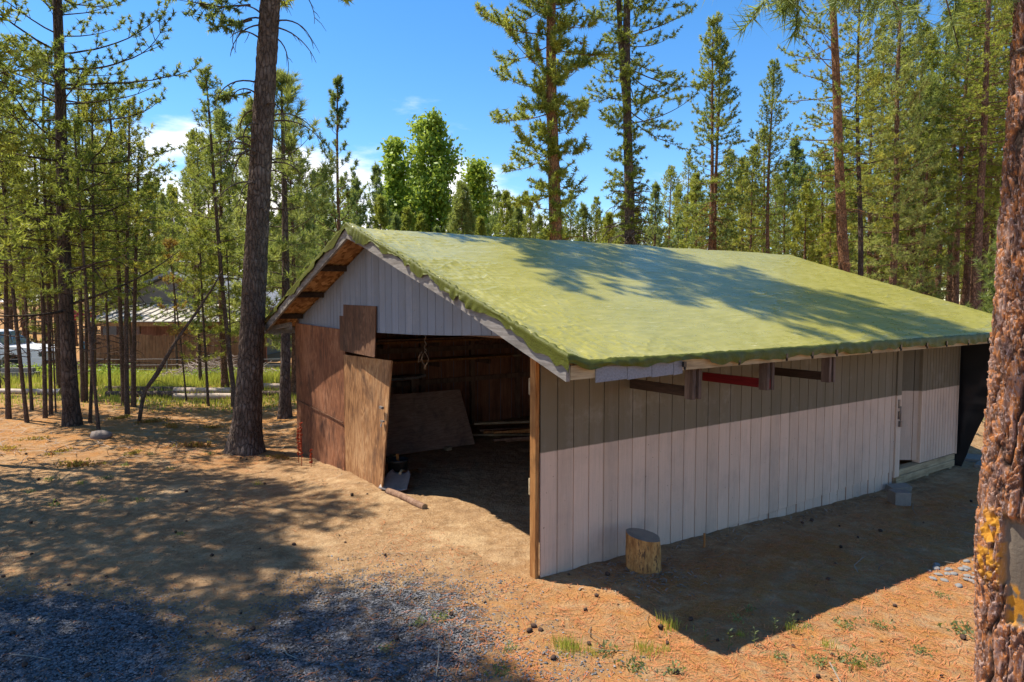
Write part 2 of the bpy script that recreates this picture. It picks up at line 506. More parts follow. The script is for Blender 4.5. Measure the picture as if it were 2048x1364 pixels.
class MB:
    """collects polygons, then links them as one mesh object"""
    def __init__(self): self.v = []; self.f = []; self.mi = []
    def poly(self, pts, mi=0):
        b = len(self.v); self.v += [tuple(p) for p in pts]
        self.f.append(tuple(range(b, b + len(pts)))); self.mi.append(mi)
    def box(self, lo, hi, mi=0, rot=None, piv=None):
        x0, y0, z0 = lo; x1, y1, z1 = hi
        P = [(x0, y0, z0), (x1, y0, z0), (x1, y1, z0), (x0, y1, z0), (x0, y0, z1), (x1, y0, z1), (x1, y1, z1), (x0, y1, z1)]
        if rot is not None:
            piv = Vector(piv if piv is not None else ((x0 + x1) / 2, (y0 + y1) / 2, (z0 + z1) / 2))
            P = [tuple(rot @ (Vector(p) - piv) + piv) for p in P]
        self.hexa(P, mi)
    def hexa(self, P, mi=0):
        b = len(self.v); self.v += [tuple(p) for p in P]
        for q in ((0, 3, 2, 1), (4, 5, 6, 7), (0, 1, 5, 4), (1, 2, 6, 5), (2, 3, 7, 6), (3, 0, 4, 7)):
            self.f.append(tuple(b + i for i in q)); self.mi.append(mi)
    def bar(self, a, b, w, h, mi=0, up=(0, 0, 1)):
        a = Vector(a); b = Vector(b); d = (b - a).normalized()
        u = Vector(up)
        s = d.cross(u)
        if s.length < 1e-4: s = d.cross(Vector((1, 0, 0)))
        s.normalize(); t = s.cross(d).normalized()
        s = s * w / 2; t = t * h / 2
        self.hexa([a - s - t, a + s - t, a + s + t, a - s + t, b - s - t, b + s - t, b + s + t, b - s + t], mi)
    def prism(self, poly, axis, lo, hi, mi=0):
        """poly: 2D points; axis 0 x, 1 y, 2 z"""
        def P(p, c):
            return {0: (c, p[0], p[1]), 1: (p[0], c, p[1]), 2: (p[0], p[1], c)}[axis]
        n = len(poly)
        a = [P(p, lo) for p in poly]; b = [P(p, hi) for p in poly]
        self.poly(a[::-1], mi); self.poly(b, mi)
        for i in range(n):
            j = (i + 1) % n
            self.poly([a[i], a[j], b[j], b[i]], mi)
    def tube(self, pts, rad, sides=8, mi=0, cap=True, jit=0., rng=None):
        pts = [Vector(p) for p in pts]; n = len(pts)
        if not hasattr(rad, '__len__'): rad = [rad] * n
        base = len(self.v)
        t0 = (pts[1] - pts[0]).normalized()
        s = t0.cross(Vector((0, 0, 1)))
        if s.length < 1e-3: s = t0.cross(Vector((1, 0, 0)))
        s.normalize()
        for i, p in enumerate(pts):
            t = (pts[min(i + 1, n - 1)] - pts[max(i - 1, 0)]).normalized()
            s = (s - t * s.dot(t)).normalized(); u = t.cross(s)
            for k in range(sides):
                a = 2 * math.pi * k / sides
                r = rad[i] * (1 + (rng.uniform(-jit, jit) if rng else 0))
                self.v.append(tuple(p + (s * math.cos(a) + u * math.sin(a)) * r))
        for i in range(n - 1):
            for k in range(sides):
                k2 = (k + 1) % sides
                self.f.append((base + i * sides + k, base + i * sides + k2, base + (i + 1) * sides + k2, base + (i + 1) * sides + k)); self.mi.append(mi)
        if cap:
            self.f.append(tuple(base + k for k in range(sides))[::-1]); self.mi.append(mi)
            self.f.append(tuple(base + (n - 1) * sides + k for k in range(sides))); self.mi.append(mi)
    def build(self, name, mat, parent=None, loc=None, rotz=0., smooth=False, bevel=0.):
        me = bpy.data.meshes.new(name)
        me.from_pydata(self.v, [], self.f)
        for m in (mat if isinstance(mat, (list, tuple)) else [mat]): me.materials.append(m)
        me.polygons.foreach_set('material_index', self.mi)
        if smooth: me.polygons.foreach_set('use_smooth', [True] * len(self.f))
        me.update()
        o = link(name, me, parent, loc, rotz)
        if bevel:
            b = o.modifiers.new('bevel', 'BEVEL'); b.width = bevel; b.segments = 2; b.limit_method = 'ANGLE'
        return o

# ------------------------------------------------------------------ shed frame of reference
P0 = Vector((0.2613, 6.4370, 0.0))
ANG = R(34.9)
UX = Vector((math.cos(ANG), math.sin(ANG), 0)); VX = Vector((-math.sin(ANG), math.cos(ANG), 0))
def W(u, v, z=0.): return P0 + UX * u + VX * v + Vector((0, 0, z))
def uv_of(x, y):
    dx, dy = x - P0.x, y - P0.y
    return dx * UX.x + dy * UX.y, dx * VX.x + dy * VX.y

def gz(x, y):
    """ground height"""
    x = np.asarray(x, float); y = np.asarray(y, float)
    u, v = uv_of(x, y)
    z = .035 * fbm(x * .45, y * .45, o=3) * sstep(3, 12, np.hypot(x, y - 5)) + .012 * fbm(x * 1.7 + 9, y * 1.7, o=3)
    z = z - .20 * sstep(0, 7.2, u) * (1 - sstep(.2, 1.0, v)) * sstep(-9, -1.0, v)
    z = z - .12 * sstep(4.6, 7.4, v) * (1 - sstep(.1, 1.6, u)) * sstep(-4, -.3, u)
    z = z - .28 * sstep(21.5, 25.5, y + .05 * x) * (1 - sstep(-2, 6, x))
    z = z + .05 * np.exp(-((u + .25) / .35) ** 2) * sstep(3.2, 4.0, v) * (1 - sstep(5.2, 6.2, v))
    inside = sstep(-.1, .4, u) * (1 - sstep(8.4, 9, u)) * sstep(0, .3, v) * (1 - sstep(7, 7.4, v))
    return z * (1 - .7 * inside)
def gh(x, y): return float(gz(np.array([x]), np.array([y]))[0])
# ------------------------------------------------------------------ ground sheet
def graded(lo, hi, step, far_lo, far_hi, grow=1.13):
    a = list(np.arange(lo, hi + 1e-6, step))
    s = step; x = a[-1]
    while x < far_hi:
        s *= grow; x += s; a.append(x)
    s = step; x = a[0]; pre = []
    while x > far_lo:
        s *= grow; x -= s; pre.append(x)
    return np.array(pre[::-1] + a)
gx = graded(-7.5, 7.0, .055, -500, 500)
gy = graded(4.2, 16.0, .055, -40, 900)
GX, GY = np.meshgrid(gx, gy, indexing='xy')
xx, yy = GX.ravel(), GY.ravel()
uu, vv = uv_of(xx, yy)
near = sstep(24, 12, np.hypot(xx, yy - 4))
zz = gz(xx, yy) + near * (.015 * fbm(xx * 6, yy * 6, o=4) + .007 * vnoise(xx * 16, yy * 16))
zz += near * .010 * np.maximum(0, fbm(xx * 3.1 + 40, yy * 3.1, o=2)) * sstep(.3, 0, uu)
def ell(x, y, cx, cy, rx, ry, soft=.35):
    d = np.hypot((x - cx) / rx, (y - cy) / ry)
    return sstep(1 + soft, 1 - soft, d)
def gravel_mask(x, y):
    a = ell(x, y, -4.2, 4.5, 1.75, 1.55, .35)
    b = ell(x, y, -1.15, 5.2, 1.15, 1.45, .5) * .62
    c = ell(x, y, -.1, 4.6, 1.0, .6, .5) * .28
    d = 0 * c
    return np.clip(np.maximum.reduce([a, b, c, d]), 0, 1)
def litter_mask(x, y):
    u, v = uv_of(x, y)
    r = sstep(-.15, -.7, v) * sstep(-1.2, .6, u - .25 * v) * (1 - .55 * sstep(-.8, -.2, v))
    r = np.maximum(r, .8 * ell(x, y, .6, 5.3, 1.4, 1.3, .5))
    f = .95 * sstep(9.5, 12.5, y) * sstep(-2.5, -5, x)
    far = .6 * sstep(18, 30, np.hypot(x, y))
    return np.clip(np.maximum.reduce([r, f, far]), 0, 1)
def grass_mask(x, y):
    a = sstep(20.4, 21.6, y) * sstep(29.5, 27.5, y) * sstep(2, -2, x)
    b = .45 * sstep(16.0, 18.5, y) * sstep(21.6, 20.4, y) * sstep(0, -3, x)
    c = .22 * sstep(30, 34, y) * (.5 + .5 * vnoise(x * .12, y * .12))
    d = .75 * sstep(30, 45, y) * sstep(8, 14, x) * sstep(.0, .3, vnoise(x * .1 + 4, y * .1))
    return np.clip(np.maximum.reduce([a, b, c, d]), 0, 1)
nx, ny = len(gx), len(gy)
I = np.arange(nx * ny).reshape(ny, nx)
F = np.stack([I[:-1, :-1], I[:-1, 1:], I[1:, 1:], I[1:, :-1]], -1).reshape(-1, 4)
me = mesh_np('ground', np.stack([xx, yy, zz], 1), F, M['ground'], smooth=True,
             attrs={'gravel': gravel_mask(xx, yy), 'litter': litter_mask(xx, yy), 'grass': grass_mask(xx, yy)})
tag(link('ground', me), kind='structure')

# ------------------------------------------------------------------ shed
shed = thing('wooden_shed', P0, 'long wooden shed with open front, two tone grooved siding and gable roof under a tarp', 'shed', None, ANG)
RIDGE_V, RIDGE_Z = 3.72, 3.64
def roof_z(v):
    """top of the roof deck"""
    if v < RIDGE_V: return 2.19 + (v + .92) * (RIDGE_Z - 2.19) / (RIDGE_V + .92)
    return RIDGE_Z - (v - RIDGE_V) * (RIDGE_Z - 2.20) / (7.92 - RIDGE_V)
U0, U1 = -.42, 9.72

def siding_profile(a, b, pitch, gw=.014, gd=.016, off=.0):
    pts = [(a, 0.)]
    x = a + off + pitch
    while x < b - gw * 2:
        pts += [(x - gw / 2, 0.), (x - gw / 4, -gd), (x + gw / 4, -gd), (x + gw / 2, 0.)]
        x += pitch
    pts.append((b, 0.))
    return pts
def siding_wall(mb, axis, a, b, pitch, lofn, hifn, pos, out, thick=.02, mi=0, zs=1):
    """grooved sheet; axis 'u' runs along u at v=pos facing out*v, axis 'v' runs along v at u=pos facing out*u"""
    P = siding_profile(a, b, pitch)
    def pt(s, d, z):
        return (s, pos + out * d, z) if axis == 'u' else (pos + out * d, s, z)
    for (s0, d0), (s1, d1) in zip(P[:-1], P[1:]):
        q = [pt(s0, d0, lofn(s0)), pt(s1, d1, lofn(s1)), pt(s1, d1, hifn(s1)), pt(s0, d0, hifn(s0))]
        mb.poly(q, mi)
    q = [pt(a, -thick, lofn(a)), pt(b, -thick, lofn(b)), pt(b, -thick, hifn(b)), pt(a, -thick, hifn(a))]
    mb.poly(q[::-1], mi)
    for s in (a, b):
        mb.poly([pt(s, 0, lofn(s)), pt(s, 0, hifn(s)), pt(s, -thick, hifn(s)), pt(s, -thick, lofn(s))], mi)
    mb.poly([pt(a, 0, lofn(a)), pt(a, -thick, lofn(a)), pt(b, -thick, lofn(b)), pt(b, 0, lofn(b))], mi)

top_side = lambda s: 2.40
w = MB()
siding_wall(w, 'u', .02, 6.84, .2032, lambda s: -.12 if s < 1.7 else -.075 + .024 * (s - 1.7), top_side, 0., -1)
siding_wall(w, 'u', .02, 6.84, .2032, lambda s: -.45, lambda s: -.12 if s < 1.7 else -.078 + .024 * (s - 1.7), .012, -1)
siding_wall(w, 'u', 7.74, 8.96, .1016, lambda s: .06, top_side, 0., -1)
w.box((6.98, .0, 2.06), (7.74, .02, 2.40))
w.build('side_wall', M['siding'], shed)
# trim round the side door, corner boards
w = MB()
w.box((6.845, -.022, -.05), (6.985, .03, 2.38))
w.box((8.965, -.012, .05), (9.0, .10, 2.38))
w.box((7.70, .0, .06), (7.737, .12, 2.06))
w.box((6.985, -.01, 2.03), (7.70, .05, 2.075))
w.build('door_trim', M['trim'], shed)
# side door, hinged at its far edge and ajar inwards
dr = MB()
siding_wall(dr, 'u', -.69, 0., .2032, lambda s: .10, lambda s: 2.02, 0., -1, .035)
o = dr.build('side_door', M['door_white'], shed, (7.70, .055, 0), -R(33))
h = MB()
h.box((6.88, -.034, 1.03), (6.93, -.023, 1.16)); h.box((6.88, -.036, .86), (6.935, -.023, .98))
h.tube([(6.905, -.05, 1.06), (6.905, -.055, .95), (6.91, -.05, .84)], .012, 6)
h.box((6.90, -.06, .74), (6.95, -.025, .83))
h.build('hasp', M['metal_dark'], shed)
# platform frame under the far end
pf = MB()
pf.box((6.88, -.015, -.04), (8.92, .13, .055)); pf.box((6.88, -.03, -.165), (7.95, .02, -.045)); pf.box((7.97, -.025, -.150), (8.90, .02, -.045))
pf.build('floor_beam', M['lumber_pale'], shed)
for u in (8.82, 7.98, 6.95):
    q = MB(); q.box((u - .05, .0, -.5), (u + .05, .10, -.166)); q.build('pier', M['lumber_pale'], shed)

# front corner post and wooden cleats
q = MB(); q.box((-.045, .002, -.25), (.0, .092, 2.36)); q.build('corner_post', M['lumber'], shed, bevel=.004)
for z in (1.78, .80):
    q = MB(); q.box((-.03, .093, z), (.02, .135, z + .16)); q.build('hinge_block', M['lumber_pale'], shed)
for z in (1.95, 1.1, .35):
    q = MB()
# gable boards, right piece and recessed left piece with a lower sloping edge
def lerp_tab(tab):
    xs = [a for a, b in tab]; ys = [b for a, b in tab]
    return lambda s: float(np.interp(s, xs, ys))
g_lo = lerp_tab([(.05, 2.335), (.86, 2.32), (1.71, 2.28), (2.59, 2.25), (3.72, 2.23), (4.97, 2.23)])
under = lambda s: roof_z(s) - .06
g = MB()
siding_wall(g, 'v', .22, RIDGE_V, .2032, g_lo, under, 0., -1)
siding_wall(g, 'v', RIDGE_V, 4.97, .2032, g_lo, under, 0., -1)
g.build('gable_siding', M['gable'], shed)
g = MB()
siding_wall(g, 'v', 4.97, 7.42, .1524, lerp_tab([(4.97, 2.10), (7.42, 2.20)]), under, .05, -1)
g.build('gable_siding', M['gable'], shed)
q = MB(); q.bar((.125, .10, 2.34), (.125, 7.40, 2.30), .05, .10); q.build('header_beam', M['post_brown'], shed)
# plywood patches on the front
q = MB(); q.hexa([(-.05, 3.74, 1.885), (-.05, 4.945, 1.90), (-.035, 4.945, 1.90), (-.035, 3.74, 1.885), (-.03, 3.725, 2.60), (-.03, 4.945, 2.615), (-.012, 4.945, 2.615), (-.012, 3.725, 2.60)])
q.build('plywood_patch', M['ply_dark'], shed, bevel=.002)
q = MB(); q.box((-.024, 4.96, 1.9), (-.008, 5.13, 2.44)); q.build('cleat_board', M['ply_dark'], shed)
# left fixed plywood sheet: bulges outwards a little at the bottom
def sheet(rows, thick, name, mat, parent):
    """rows: lists of points bottom to top, front face; thickness towards +u"""
    q = MB(); n = len(rows); m = len(rows[0])
    for i in range(n - 1):
        for j in range(m - 1):
            q.poly([rows[i][j], rows[i + 1][j], rows[i + 1][j + 1], rows[i][j + 1]])
            b = [(a[0] + thick, a[1], a[2]) for a in (rows[i][j], rows[i][j + 1], rows[i + 1][j + 1], rows[i + 1][j])]
            q.poly(b)
    for i in range(n - 1):
        for j in (0, m - 1):
            a, b = rows[i][j], rows[i + 1][j]
            q.poly([a, b, (b[0] + thick, b[1], b[2]), (a[0] + thick, a[1], a[2])])
    for i in (0, n - 1):
        for j in range(m - 1):
            a, b = rows[i][j], rows[i][j + 1]
            q.poly([a, b, (b[0] + thick, b[1], b[2]), (a[0] + thick, a[1], a[2])])
    return q.build(name, mat, parent)
rows = []
for i in range(9):
    t = i / 8
    r = []
    for j in range(9):
        s = j / 8
        v = 4.955 + (7.41 - 4.955) * s
        z = -.35 + (2.225 + .035 * s + .35) * t
        r.append((-.012 - .05 * (1 - t) ** 2 * (1 - s) - .012 * math.sin(s * 6) * (1 - t), v, z))
    rows.append(r)
sheet(rows, .016, 'plywood_sheet', M['ply_red'], shed)
# seam batten between the two sheets of that panel
q = MB(); q.bar((-.030, 7.38, .85), (-.05, 4.98, .78), .012, .012); q.build('seam', M['ply_dark'], shed)
# plywood door, hinged left and ajar inwards, slightly warped
rows = []
for i in range(9):
    t = i / 8; r = []
    for j in range(7):
        s = j / 6
        w0 = 1.31 + .09 * t
        v = 4.95 - w0 * s
        z = -.06 + .02 * s + (1.845 + .06 - .02 * s) * t
        r.append((-.035 + .15 * s * t + .02 * s * (1 - t) + .02 * math.sin(math.pi * s) * (1 - t), v, z))
    rows.append(r)
door = sheet(rows, .022, 'plywood_door', M['ply'], shed)
q = MB()
q.box((.0, 3.62, 1.165), (.03, 3.73, 1.20)); q.box((-.01, 3.63, 1.17), (.01, 3.665, 1.195))
q.build('bolt', M['metal'], door)
q = MB(); q.box((.0, 3.60, .985), (.03, 3.70, 1.005)); q.tube([(-.005, 3.63, .99), (-.008, 3.625, .93), (-.004, 3.66, .91), (-.002, 3.67, .95)], .006, 5)
q.build('hasp', M['metal'], door)

# rear and left walls, interior framing
q = MB(); q.box((9.0 - .03, .10, -.4), (8.995, 7.38, 2.2)); q.prism([(.10, 2.2), (7.38, 2.2), (RIDGE_V, RIDGE_Z - .07)], 0, 8.97, 8.995); q.build('rear_wall', M['inner'], shed)
q = MB()
siding_wall(q, 'u', .03, 9.0, .2032, lambda s: -.4, lambda s: 2.34, 7.42, 1)
q.build('left_wall', M['gable'], shed)
q = MB()
siding_wall(q, 'u', .03, 8.96, .30, lambda s: -.05, lambda s: 2.33, 7.395, -1)
q.build('inner_lining', M['inner'], shed)
q = MB()
siding_wall(q, 'u', .03, 6.96, .61, lambda s: -.2, lambda s: 2.33, .024, 1, .003)
siding_wall(q, 'u', 7.75, 8.96, .61, lambda s: .06, lambda s: 2.33, .024, 1, .003)
q.build('inner_lining', M['inner'], shed)
for u in (1.35, 2.55, 3.75, 4.95, 6.15, 7.35):
    q = MB(); q.box((u - .045, 7.29, -.1), (u + .045, 7.392, 2.32)); q.build('wall_post', M['post_brown'], shed)
for z in (.95, 1.62):
    q = MB(); q.box((.05, 7.25, z), (8.9, 7.288, z + .10)); q.build('girt', M['post_brown'], shed)
for k, (z, wd) in enumerate(((1.45, .55), (1.85, .6))):
    for u in (1.4, 2.6, 3.8):
        q = MB(); q.box((u - .02, 7.24 - wd, z - .09), (u + .02, 7.24, z)); q.build('rack_arm', M['post_brown'], shed)
for u in (1.2, 3.2, 5.2, 7.2):
    q = MB(); q.bar((u, .05, 2.30), (u, 7.38, 2.28), .045, .14); q.build('tie_beam', M['post_brown'], shed)

# roof: two decks, rafters, fascia boards
def deck(va, vb, name):
    q = MB()
    za, zb = roof_z(va), roof_z(vb)
    th = .028
    q.hexa([(U0 + .02, va, za - th), (U1, va, za - th), (U1, vb, zb - th), (U0 + .02, vb, zb - th), (U0 + .02, va, za), (U1, va, za), (U1, vb, zb), (U0 + .02, vb, zb)])
    return q.build(name, M['osb'], shed)
deck(-.90, RIDGE_V - .003, 'roof_deck'); deck(7.90, RIDGE_V + .003, 'roof_deck')
for u in np.arange(.35, 9.6, .61):
    q = MB(); q.bar((u, -.86, roof_z(-.86) - .075), (u, RIDGE_V - .03, RIDGE_Z - .08), .04, .09); q.build('rafter', M['post_brown'], shed)
    q = MB(); q.bar((u, 7.86, roof_z(7.86) - .075), (u, RIDGE_V + .03, RIDGE_Z - .08), .04, .09); q.build('rafter', M['post_brown'], shed)
for v in (4.9, 6.05, 7.15):
    q = MB(); q.bar((U0 + .04, v, roof_z(v) - .075), (.04, v, roof_z(v) - .075), .10, .085); q.build('lookout', M['beam_dark'], shed)
for v in (1.0, 2.2):
    q = MB(); q.bar((U0 + .04, v, roof_z(v) - .075), (-.03, v, roof_z(v) - .075), .10, .085); q.build('lookout', M['beam_dark'], shed)
# rake fascia boards (front), the right one bows a little
def fascia(vs, name, mat):
    q = MB()
    for (v0, s0), (v1, s1) in zip(vs[:-1], vs[1:]):
        z0, z1 = roof_z(v0) + s0, roof_z(v1) + s1
        h = .135
        q.hexa([(U0 - .02, v0, z0 - h), (U0 + .018, v0, z0 - h), (U0 + .018, v1, z1 - h), (U0 - .02, v1, z1 - h), (U0 - .02, v0, z0), (U0 + .018, v0, z0), (U0 + .018, v1, z1), (U0 - .02, v1, z1)])
    return q.build(name, mat, shed)
fascia([(-.93, -.015), (.05, .012), (.96, .036), (2.1, .03), (3.06, .034), (RIDGE_V - .002, .012)], 'rake_board', M['lumber_grey'])
fascia([(RIDGE_V + .002, .012), (4.8, .01), (6.3, .012), (7.95, -.015)], 'rake_board', M['lumber_grey'])
q = MB(); q.box((U0 + .02, -.94, 2.05), (U1, -.902, 2.165)); q.build('eave_board', M['lumber_pale'], shed)
rng = random.Random(5)
x = U0 + .28
for wd in (.36, .30, .28, .12):
    q = MB(); d = rng.uniform(0, .01)
    q.hexa([(x, -.953, 2.005 + d), (x + wd - .008, -.953, 2.015 + d), (x + wd - .008, -.943, 2.02), (x, -.943, 2.01), (x, -.950, 2.14), (x + wd - .008, -.950, 2.14), (x + wd - .008, -.942, 2.14), (x, -.942, 2.14)])
    q.build('shingle_flap', M['shingle'], shed); x += wd
q = MB(); q.box((U0 + .02, 7.90, 2.05), (U1, 7.935, 2.17)); q.build('eave_board', M['lumber_grey'], shed)
# tie piece out to the left eave
q = MB(); q.bar((-.10, 7.36, 2.20), (-.10, 8.05, 2.18), .04, .11); q.bar((-.35, 7.86, 2.15), (-.08, 7.40, 2.24), .04, .08); q.build('eave_tie', M['lumber_grey'], shed)
# hanging brackets under the right eave
for u, mat_ in ((1.18, 'beam_dark'), (2.33, 'beam_red'), (3.49, 'beam_dark')):
    q = MB(); q.box((u - .02, -.885, 1.77), (u + .02, -.03, 1.865)); br = q.build('bracket', M[mat_], shed)
    if mat_ == 'beam_red': br['label'] = 'red bracket board'
    q = MB(); q.box((u - .062, -.90, 1.755), (u - .022, -.80, 2.10)); q.box((u + .022, -.90, 1.755), (u + .062, -.80, 2.10)); q.build('hanger', M['hanger'], br)

# ------------------------------------------------------------------ tarp draped over the roof
def build_tarp():
    us = np.concatenate([[U0 - .036, U0 - .034, U0 - .033, U0 - .034, U0 - .036], np.concatenate([np.linspace(U0 - .03, 1.0, 110), np.linspace(1.0, U1 + .02, 261)[1:]]), [U1 + .03] * 3])
    du = np.concatenate([[.088, .066, .044, .022, .006], np.zeros(370), [.03, .07, .11]])
    vs_r = np.linspace(-.955, RIDGE_V, 360); vs_l = np.linspace(RIDGE_V, 7.96, 60)[1:]
    vs = np.concatenate([[-.965, -.966, -.966, -.965, -.962, -.958], vs_r, vs_l, [7.965, 7.968, 7.97]])
    dv = np.concatenate([[.135, .112, .086, .06, .034, .008], np.zeros(360 + 59), [.03, .07, .11]])
    UU, VV = np.meshgrid(us, vs, indexing='ij'); DU, DV = np.meshgrid(du, dv, indexing='ij')
    base = np.where(VV < RIDGE_V, 2.19 + (VV + .92) * (RIDGE_Z - 2.19) / (RIDGE_V + .92), RIDGE_Z - (VV - RIDGE_V) * (RIDGE_Z - 2.20) / (7.92 - RIDGE_V))
    flap = DU + DV
    # wrinkles: long shallow folds running diagonally, tighter ones near the front and the eave
    d1 = UU * .8 + VV * .6; d2 = -UU * .6 + VV * .8
    wr = np.abs(fbm(d1 * .7, d2 * 3.2, o=4)) * .009 + np.abs(fbm(UU * 1.2 + 9, VV * 9., o=3)) * .005
    fr = sstep(1.3, -.2, UU)
    wr += fr * (np.abs(fbm(UU * 10 + 3, VV * 5, o=3)) * .016 + .008 * np.maximum(0, vnoise(UU * 16, VV * 10)))
    rid = lambda n: (1 - np.abs(n)) ** 4
    wr += .010 * rid(fbm(UU * .9 + VV * .25, VV * 5. - UU * .9, o=3) * 2.2) * sstep(.0, .5, vnoise(UU * .7 + 3, VV * 1.1) + .3)
    wr += (.25 + .75 * fr) * .016 * rid(fbm(UU * 4.5 + VV * 1.5, VV * 7 - UU * 2., o=2) * 2.5) * sstep(-.1, .5, vnoise(UU * 1.3 + 8, VV * 1.6))
    edge = sstep(U0 + .22, U0 - .02, UU)
    wr += edge * (.020 * np.maximum(0, fbm(UU * 9, VV * 9.5, o=3)) + .020 * np.abs(vnoise(UU * 8, VV * 22)))
    ea = sstep(-.35, -.9, VV)
    wr += ea * (np.abs(fbm(UU * 7, VV * 5, o=3)) * .016)
    hem = sstep(.5, .0, np.abs(VV + .72 - .1 * vnoise(UU * 1.5, 0 * UU))) * 0
    z = base + .016 + wr * (flap < .001) + .016 * np.exp(-((VV - RIDGE_V) / .12) ** 2) * (.5 + .5 * vnoise(UU * 3, 0 * UU))
    # the flaps drop, with scallops
    # right eave flap is shallower at the front corner, fuller along the rest
    sc = .80 + .22 * vnoise(UU * 2.6, 0 * UU + 4.) + .16 * vnoise(UU * 7, 0 * UU + 2.)
    scv = .85 + .45 * vnoise(VV * 2.1, 0 * VV + 8.) + .30 * vnoise(VV * 6, 0 * VV + 1.)
    sc = np.where(UU < 1.25, sc * .60, sc)
    z = z + .052 * sstep(U0 + .22, U0 + .0, UU)
    z = z - DV * sc - DU * scv
    nu = UU + 0; nv = VV + 0
    bul = fbm(UU * 6, DV * 14 + VV, o=3)
    nv = nv - (DV > 0) * np.sign(RIDGE_V - VV) * (.008 + .018 * np.abs(bul) + .026 * np.abs(((UU * 4.2 + .8 * vnoise(UU * 1.9, 0 * UU) + 2.5 * DV * vnoise(UU * 2, 0 * UU + 4)) % 1) - .5) * np.clip(DV / .06, 0, 1))
    ple = np.abs(((VV * 7.5 + .9 * vnoise(VV * 2.3, 0 * VV) + .25 * DU * 20 * vnoise(VV * 3, 0 * VV + 5)) % 1) - .5) * 2
    nu = nu - (DU > 0) * np.sign(4 - UU) * (.003 + .045 * ple * sstep(-.5, .4, vnoise(VV * 1.7 + 2, 0 * VV)) * np.clip(DU / .06, 0, 1))
    z = z + (DU > .05) * .03 * vnoise(VV * 11, 0 * VV)
    n0, n1 = UU.shape
    I = np.arange(n0 * n1).reshape(n0, n1)
    F = np.stack([I[:-1, :-1], I[1:, :-1], I[1:, 1:], I[:-1, 1:]], -1).reshape(-1, 4)
    me = mesh_np('roof_tarp', np.stack([nu.ravel(), nv.ravel(), z.ravel()], 1), F, [M['tarp'], M['tarp_flap_shaded']], smooth=True, midx=((flap[:-1, :-1] > .001) | (flap[1:, :-1] > .012) | (flap[:-1, 1:] > .012) | ((UU < U0 - .005) & (fbm(UU * 5, VV * 9, o=2) > -.35))[:-1, :-1]).ravel().astype(int))
    t = link('roof_tarp', me, None, P0, ANG)
    rgc = random.Random(2); u = .9
    while u < 9.5:
        q = MB(); q.box((u - .018, -.995, 2.085), (u + .018, -.972, 2.135)); q.box((u - .006, -1.0, 2.06), (u + .006, -.98, 2.09))
        q.build('clip', M['black_plastic'], t); u += rgc.uniform(.45, .8)
    return tag(t, 'wrinkled olive green tarp spread over the whole shed roof and tucked over its edges', 'tarp')
build_tarp()

# black plastic sheet hanging from the far end of the roof
NU, NV = 26, 34
V_, F_ = [], []
for i in range(NU):
    s = i / (NU - 1)
    for j in range(NV):
        t = j / (NV - 1)                       # 0 top 1 bottom
        top = Vector((9.02 + .02 * s, -.86 + s * 8.5, 2.08 if s < .12 else 2.1))
        bot = Vector((9.10 + .06 * s, .02 + s * 7.3 - .05, -.22))
        p = top.lerp(bot, t)
        k = float(fbm(np.array([s * 30.]), np.array([t * 5.]), o=3)[0]) * .07 + float(vnoise(np.array([s * 60.]), np.array([t * 16.]))[0]) * .018
        V_.append((p.x + .03 + k, p.y, p.z))
for i in range(NU - 1):
    for j in range(NV - 1):
        a = i * NV + j
        F_.append((a, a + NV, a + NV + 1, a + 1))
sh = link('plastic_sheet', mesh_np('plastic_sheet', V_, F_, M['black_plastic'], smooth=True), None, P0, ANG)
sm = sh.modifiers.new('t', 'SOLIDIFY'); sm.thickness = .004
tag(sh, 'creased black plastic sheeting hung down the far end of the shed', 'plastic sheet')

# ------------------------------------------------------------------ things in and round the shed
def local_thing(name, u, v, z, label, cat, group=None, rot=0.):
    return thing(name, W(u, v, z), label, cat, group, ANG + rot)

# large plywood leaning on the left wall rack
q = MB()
b0, b1 = Vector((.25, 5.50, .02)), Vector((2.66, 5.46, .03)); t0, t1 = Vector((.35, 6.10, .99)), Vector((2.72, 6.10, .97))
n_ = (b1 - b0).cross(t0 - b0).normalized() * -.018
q.hexa([b0, b1, b1 + n_, b0 + n_, t0, t1, t1 + n_, t0 + n_])
o = q.build('leaning_plywood', M['ply_grey'], None, P0, ANG, bevel=.002)
tag(o, 'big dusty plywood sheet leaning in the dark inside the open shed', 'plywood')
for i, u in enumerate((1.02, 2.05)):
    q = MB(); q.box((u - .05, 5.34, .0), (u + .05, 5.46, .06))
    tag(q.build('wood_block', M['lumber_pale'], None, P0, ANG), 'short wood block under the left half of the leaning plywood' if i == 0 else 'short wood block under the right half of the leaning plywood', 'wood block', 'blocks under the leaning plywood')
rg = random.Random(11)
def plank(a, b, w_, h_, mat_, label, group, name='board'):
    q = MB(); q.bar(a, b, w_, h_)
    return tag(q.build(name, M[mat_], None, P0, ANG, bevel=.003), label, 'board', group)
rack_lab = 'long dark board lying on the rack inside the shed'
for k in range(5):
    plank((1.0 + rg.uniform(-.3, .3), 6.72 + .10 * k, 1.47 + .02), (4.2 + rg.uniform(-.4, .6), 6.72 + .10 * k, 1.47 + .02), .085, .04, rg.choice(['lumber', 'lumber_pale', 'lumber_grey', 'lumber']), rack_lab, 'boards on the inside rack')
for k in range(6):
    plank((.9 + rg.uniform(-.3, .3), 6.66 + .10 * k, 1.875), (4.4 + rg.uniform(-.4, .8), 6.68 + .10 * k, 1.875), .085, .04, rg.choice(['lumber', 'lumber_pale', 'lumber_grey', 'lumber']), rack_lab, 'boards on the inside rack')
for k in range(4):
    plank((1.2 + rg.uniform(-.3, .3), 6.7 + .12 * k, 1.92), (4.2, 6.72 + .12 * k, 1.925), .07, .035, 'post_brown', rack_lab, 'boards on the inside rack')
